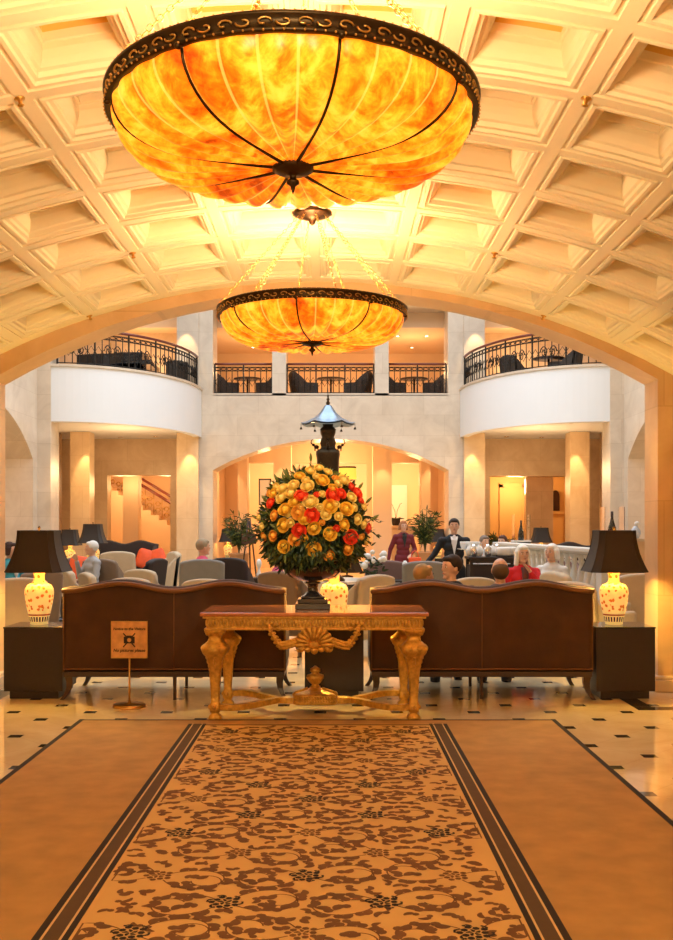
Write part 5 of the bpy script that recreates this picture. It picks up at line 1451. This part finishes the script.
    # hair
    if hair:
        hm = cloth_mat('hair_' + '_'.join('%02d' % int(c * 99) for c in hair), hair)
        b = MB(); b.ball((0, .022, .040), (.090, .098, .098), 20, 14, T=Hd)
        b.ball((0, -.045, .085), (.062, .045, .035), 14, 8, T=Hd)
        if hairlen == -1:   # fringe of hair round a bald crown
            b = MB()
            b.ball((0, .030, -.002), (.083, .090, .086), 20, 14, T=Hd)
        if hairlen >= 1:
            for k in range(13):
                a = R(-28 + 236 * k / 12); L = .09 if hairlen == 1 else .16
                b.capsule(Hd @ Vector((.078 * math.cos(a), .018 + .082 * math.sin(a), .03)), Hd @ Vector((.088 * math.cos(a), .03 + .085 * math.sin(a), .03 - L)), .028, .022)
        remesh(b.build('hair', hm, t, recalc=False), .009, 2)
    # clothes
    b = MB(); torso(b, .016)
    hem = pz - (.10 + coat) if st_ else pz - .04
    if st_: b.capsule((-.07, 0, pz), (-.08, 0, hem), .13, .13); b.capsule((.07, 0, pz), (.08, 0, hem), .13, .13)
    for S, (el, wr) in zip(shp, (armL, armR)):
        b.capsule(S, el, .066, .055); b.capsule(el, el.lerp(wr, .88), .053, .040)
    b.capsule(shp[0], shp[1], .068, .068)
    remesh(b.build(top[0], cloth_mat(top[0] + '_cloth', top[1]), t, recalc=False), .012, 2)
    if shirt:
        b = MB(); b.add([(-.05, -.136 + lean * .8, sh - .0), (.05, -.136 + lean * .8, sh - .0), (.0, -.142 + lean * .5, sh - .26), (-.06, -.10, sh + .05), (.06, -.10, sh + .05)], [(0, 1, 2), (0, 3, 4, 1)]); b.ball((0, -.115, sh - .06), (.045, .03, .14), 12, 8)
        b.build('shirt', cloth_mat('shirt_cloth', shirt), t)
    b = MB()
    for h_, k, a_ in zip(hips, knees, ank):
        b.capsule(h_, k, .100, .068); b.capsule(k, a_, .066, .058)
    remesh(b.build('trousers', cloth_mat('trouser_cloth', legs), t, recalc=False), .014, 2)
    b = MB()
    for a_ in ank: b.capsule(a_ + Vector((0, .025, -.045)), a_ + Vector((0, -.15, -.055)), .044, .036)
    remesh(b.build('shoes', M['black'], t, recalc=False), .010, 1)
    return t, hands
M['lips'] = plain('lips', (.45, .12, .10), .5)
V = Vector
def seat(px, D, z=0): return (ax(px, D), D, z)
person('seated person with short dark hair in a turquoise cardigan at the left edge', seat(11, 15.4), R(60), top=('cardigan', (.05, .33, .42)), hair=(.05, .02, .012), hairlen=1, female=True, head_turn=20, shirt=(.8, .8, .8))
person('white haired person in a grey jacket seated at the left, facing left', seat(91, 16.6), R(-55), top=('jacket', (.42, .42, .44)), hair=(.75, .74, .72), head_turn=-20, armL=(V((-.24, -.10, .74)), V((-.08, -.22, 1.0))))
person('grey blond person in a pink top in the grey wing armchair', seat(204, 15.05, .05), R(105), top=('blouse', (.75, .10, .22)), hair=(.36, .28, .18), hairlen=0, female=True, head_turn=10)
person('person in a pink top and pale blue trousers leaning back left of the bouquet', seat(276, 16.2), R(-70), top=('blouse', (.75, .12, .25)), legs=(.30, .45, .62), hair=(.15, .08, .04), s=.85, female=True)
person('person in a maroon jacket standing with an orange bag right of the bouquet', seat(403, 21.0), R(10), pose='stand', top=('jacket', (.16, .015, .025)), legs=(.02, .02, .02), hair=(.40, .16, .06), hairlen=1, female=True, shirt=(.02, .02, .02),
       armR=(V((.27, .0, 1.14)), V((.12, -.20, 1.02))), armL=(V((-.28, .03, 1.14)), V((-.33, .0, .90))), s=.95)
bag = thing('orange_bag', 'orange bag held in the hand of the person in the maroon jacket', 'bag', (ax(415, 20.7), 20.72, .80)); b = MB(); b.box(-.13, .13, -.05, .05, -.2, .12); b.build('bag_body', M['red'], bag, bevel=.02); b = MB(); b.tube([(-.08, 0, .11), (-.06, 0, .22), (0, 0, .26), (.06, 0, .22), (.08, 0, .11)], .010, 6); b.build('handle', M['red'], bag)
w_, hd = person('waiter in a black suit with white shirt carrying a tray of cups', seat(454, 15.3), R(-5), pose='stand', top=('suit_jacket', (.012, .014, .02)), legs=(.01, .01, .012), hair=(.03, .018, .012), shirt=(.85, .85, .88), coat=.02,
       armL=(V((-.31, -.03, 1.20)), V((-.46, -.10, 1.03))), armR=(V((.28, -.02, 1.16)), V((.26, -.26, 1.23))), s=.95)
tp = w_.matrix_basis @ V((.24, -.40, 1.275))
tr = thing('serving_tray', 'round silver tray carried at chest height by the waiter', 'tray', (tp.x, tp.y, tp.z)); b = MB(); b.lathe([(.19, 0), (.20, .012), (.205, .02), (.19, .012), (.02, .008)], 28); b.build('tray_plate', M['silver'], tr)
cupm = None
for i, (dx, dy) in enumerate(((-.10, .0), (.0, .06), (.09, -.03), (.0, -.09))):
    if cupm is None:
        cupm = thing('teacup', '', 'cup'); b = MB(); b.lathe([(.03, 0), (.035, .01), (.05, .06), (.055, .11), (.048, .11), (.02, .02)], 18); b.build('cup_bowl', M['cloth'], cupm); b = MB(); b.tube([(.05, 0, .09), (.075, 0, .08), (.07, 0, .04), (.045, 0, .035)], .005, 5); b.build('handle', M['cloth'], cupm); o = cupm
    else: o = copy_tree(cupm)
    o.location = (tp.x + dx, tp.y + dy, tp.z + .013); o['label'] = 'white cup on the waiter\'s tray, ' + ['left one', 'rear one', 'right one', 'front one'][i]; o['group'] = 'white cups on the tray'
person('blond person with bowed head on the right sofa, left one of the couple', (ax(424, 9.64), 9.64, -.06), R(175), top=('sweater', (.25, .12, .05)), hair=(.42, .27, .12), hairlen=0, female=True, head_turn=-60, s=.95, armR=(V((.20, -.16, .74)), V((.05, -.30, .80))), armL=(V((-.20, -.16, .74)), V((-.05, -.30, .80))))
person('dark haired person in a black jacket on the sofa beside the blond one', (ax(451, 9.76), 9.76, -.04), R(180), top=('jacket', (.012, .012, .015)), hair=(.035, .018, .01), head_turn=120, s=1.0, armR=(V((.22, -.16, .74)), V((.05, -.30, .80))), armL=(V((-.22, -.16, .74)), V((-.05, -.30, .80))))
person('bald person with a fringe of brown hair on the right sofa, seen from behind', (ax(500, 9.62), 9.62, -.06), R(178), top=('sweater', (.10, .06, .05)), hair=(.12, .07, .04), hairlen=-1, s=1.0, armR=(V((.20, -.16, .74)), V((.05, -.30, .80))), armL=(V((-.20, -.16, .74)), V((-.05, -.30, .80))))
person('person with white bobbed hair in a red cardigan facing the camera below the balustrade', seat(523, 13.0), R(5), top=('cardigan', (.62, .012, .02)), hair=(.85, .82, .74), hairlen=2, female=True, armR=(V((.20, -.18, .76)), V((.03, -.22, .98))), shirt=(.12, .05, .05))
person('person with white hair in a white top turned left, below the balustrade', seat(551, 13.75), R(-40), top=('blouse', (.75, .73, .70)), hair=(.86, .84, .80), hairlen=1, female=True)
person('distant grey haired person at the buffet behind the service stand', seat(485, 19.4), R(20), pose='sit', top=('shirt_top', (.6, .6, .62)), hair=(.2, .15, .12), s=1.05)
person('distant person in dark clothes at the buffet right of the grey haired one', seat(502, 20.1), R(-30), pose='sit', top=('shirt_top', (.5, .5, .5)), hair=(.08, .03, .02), s=1.05)
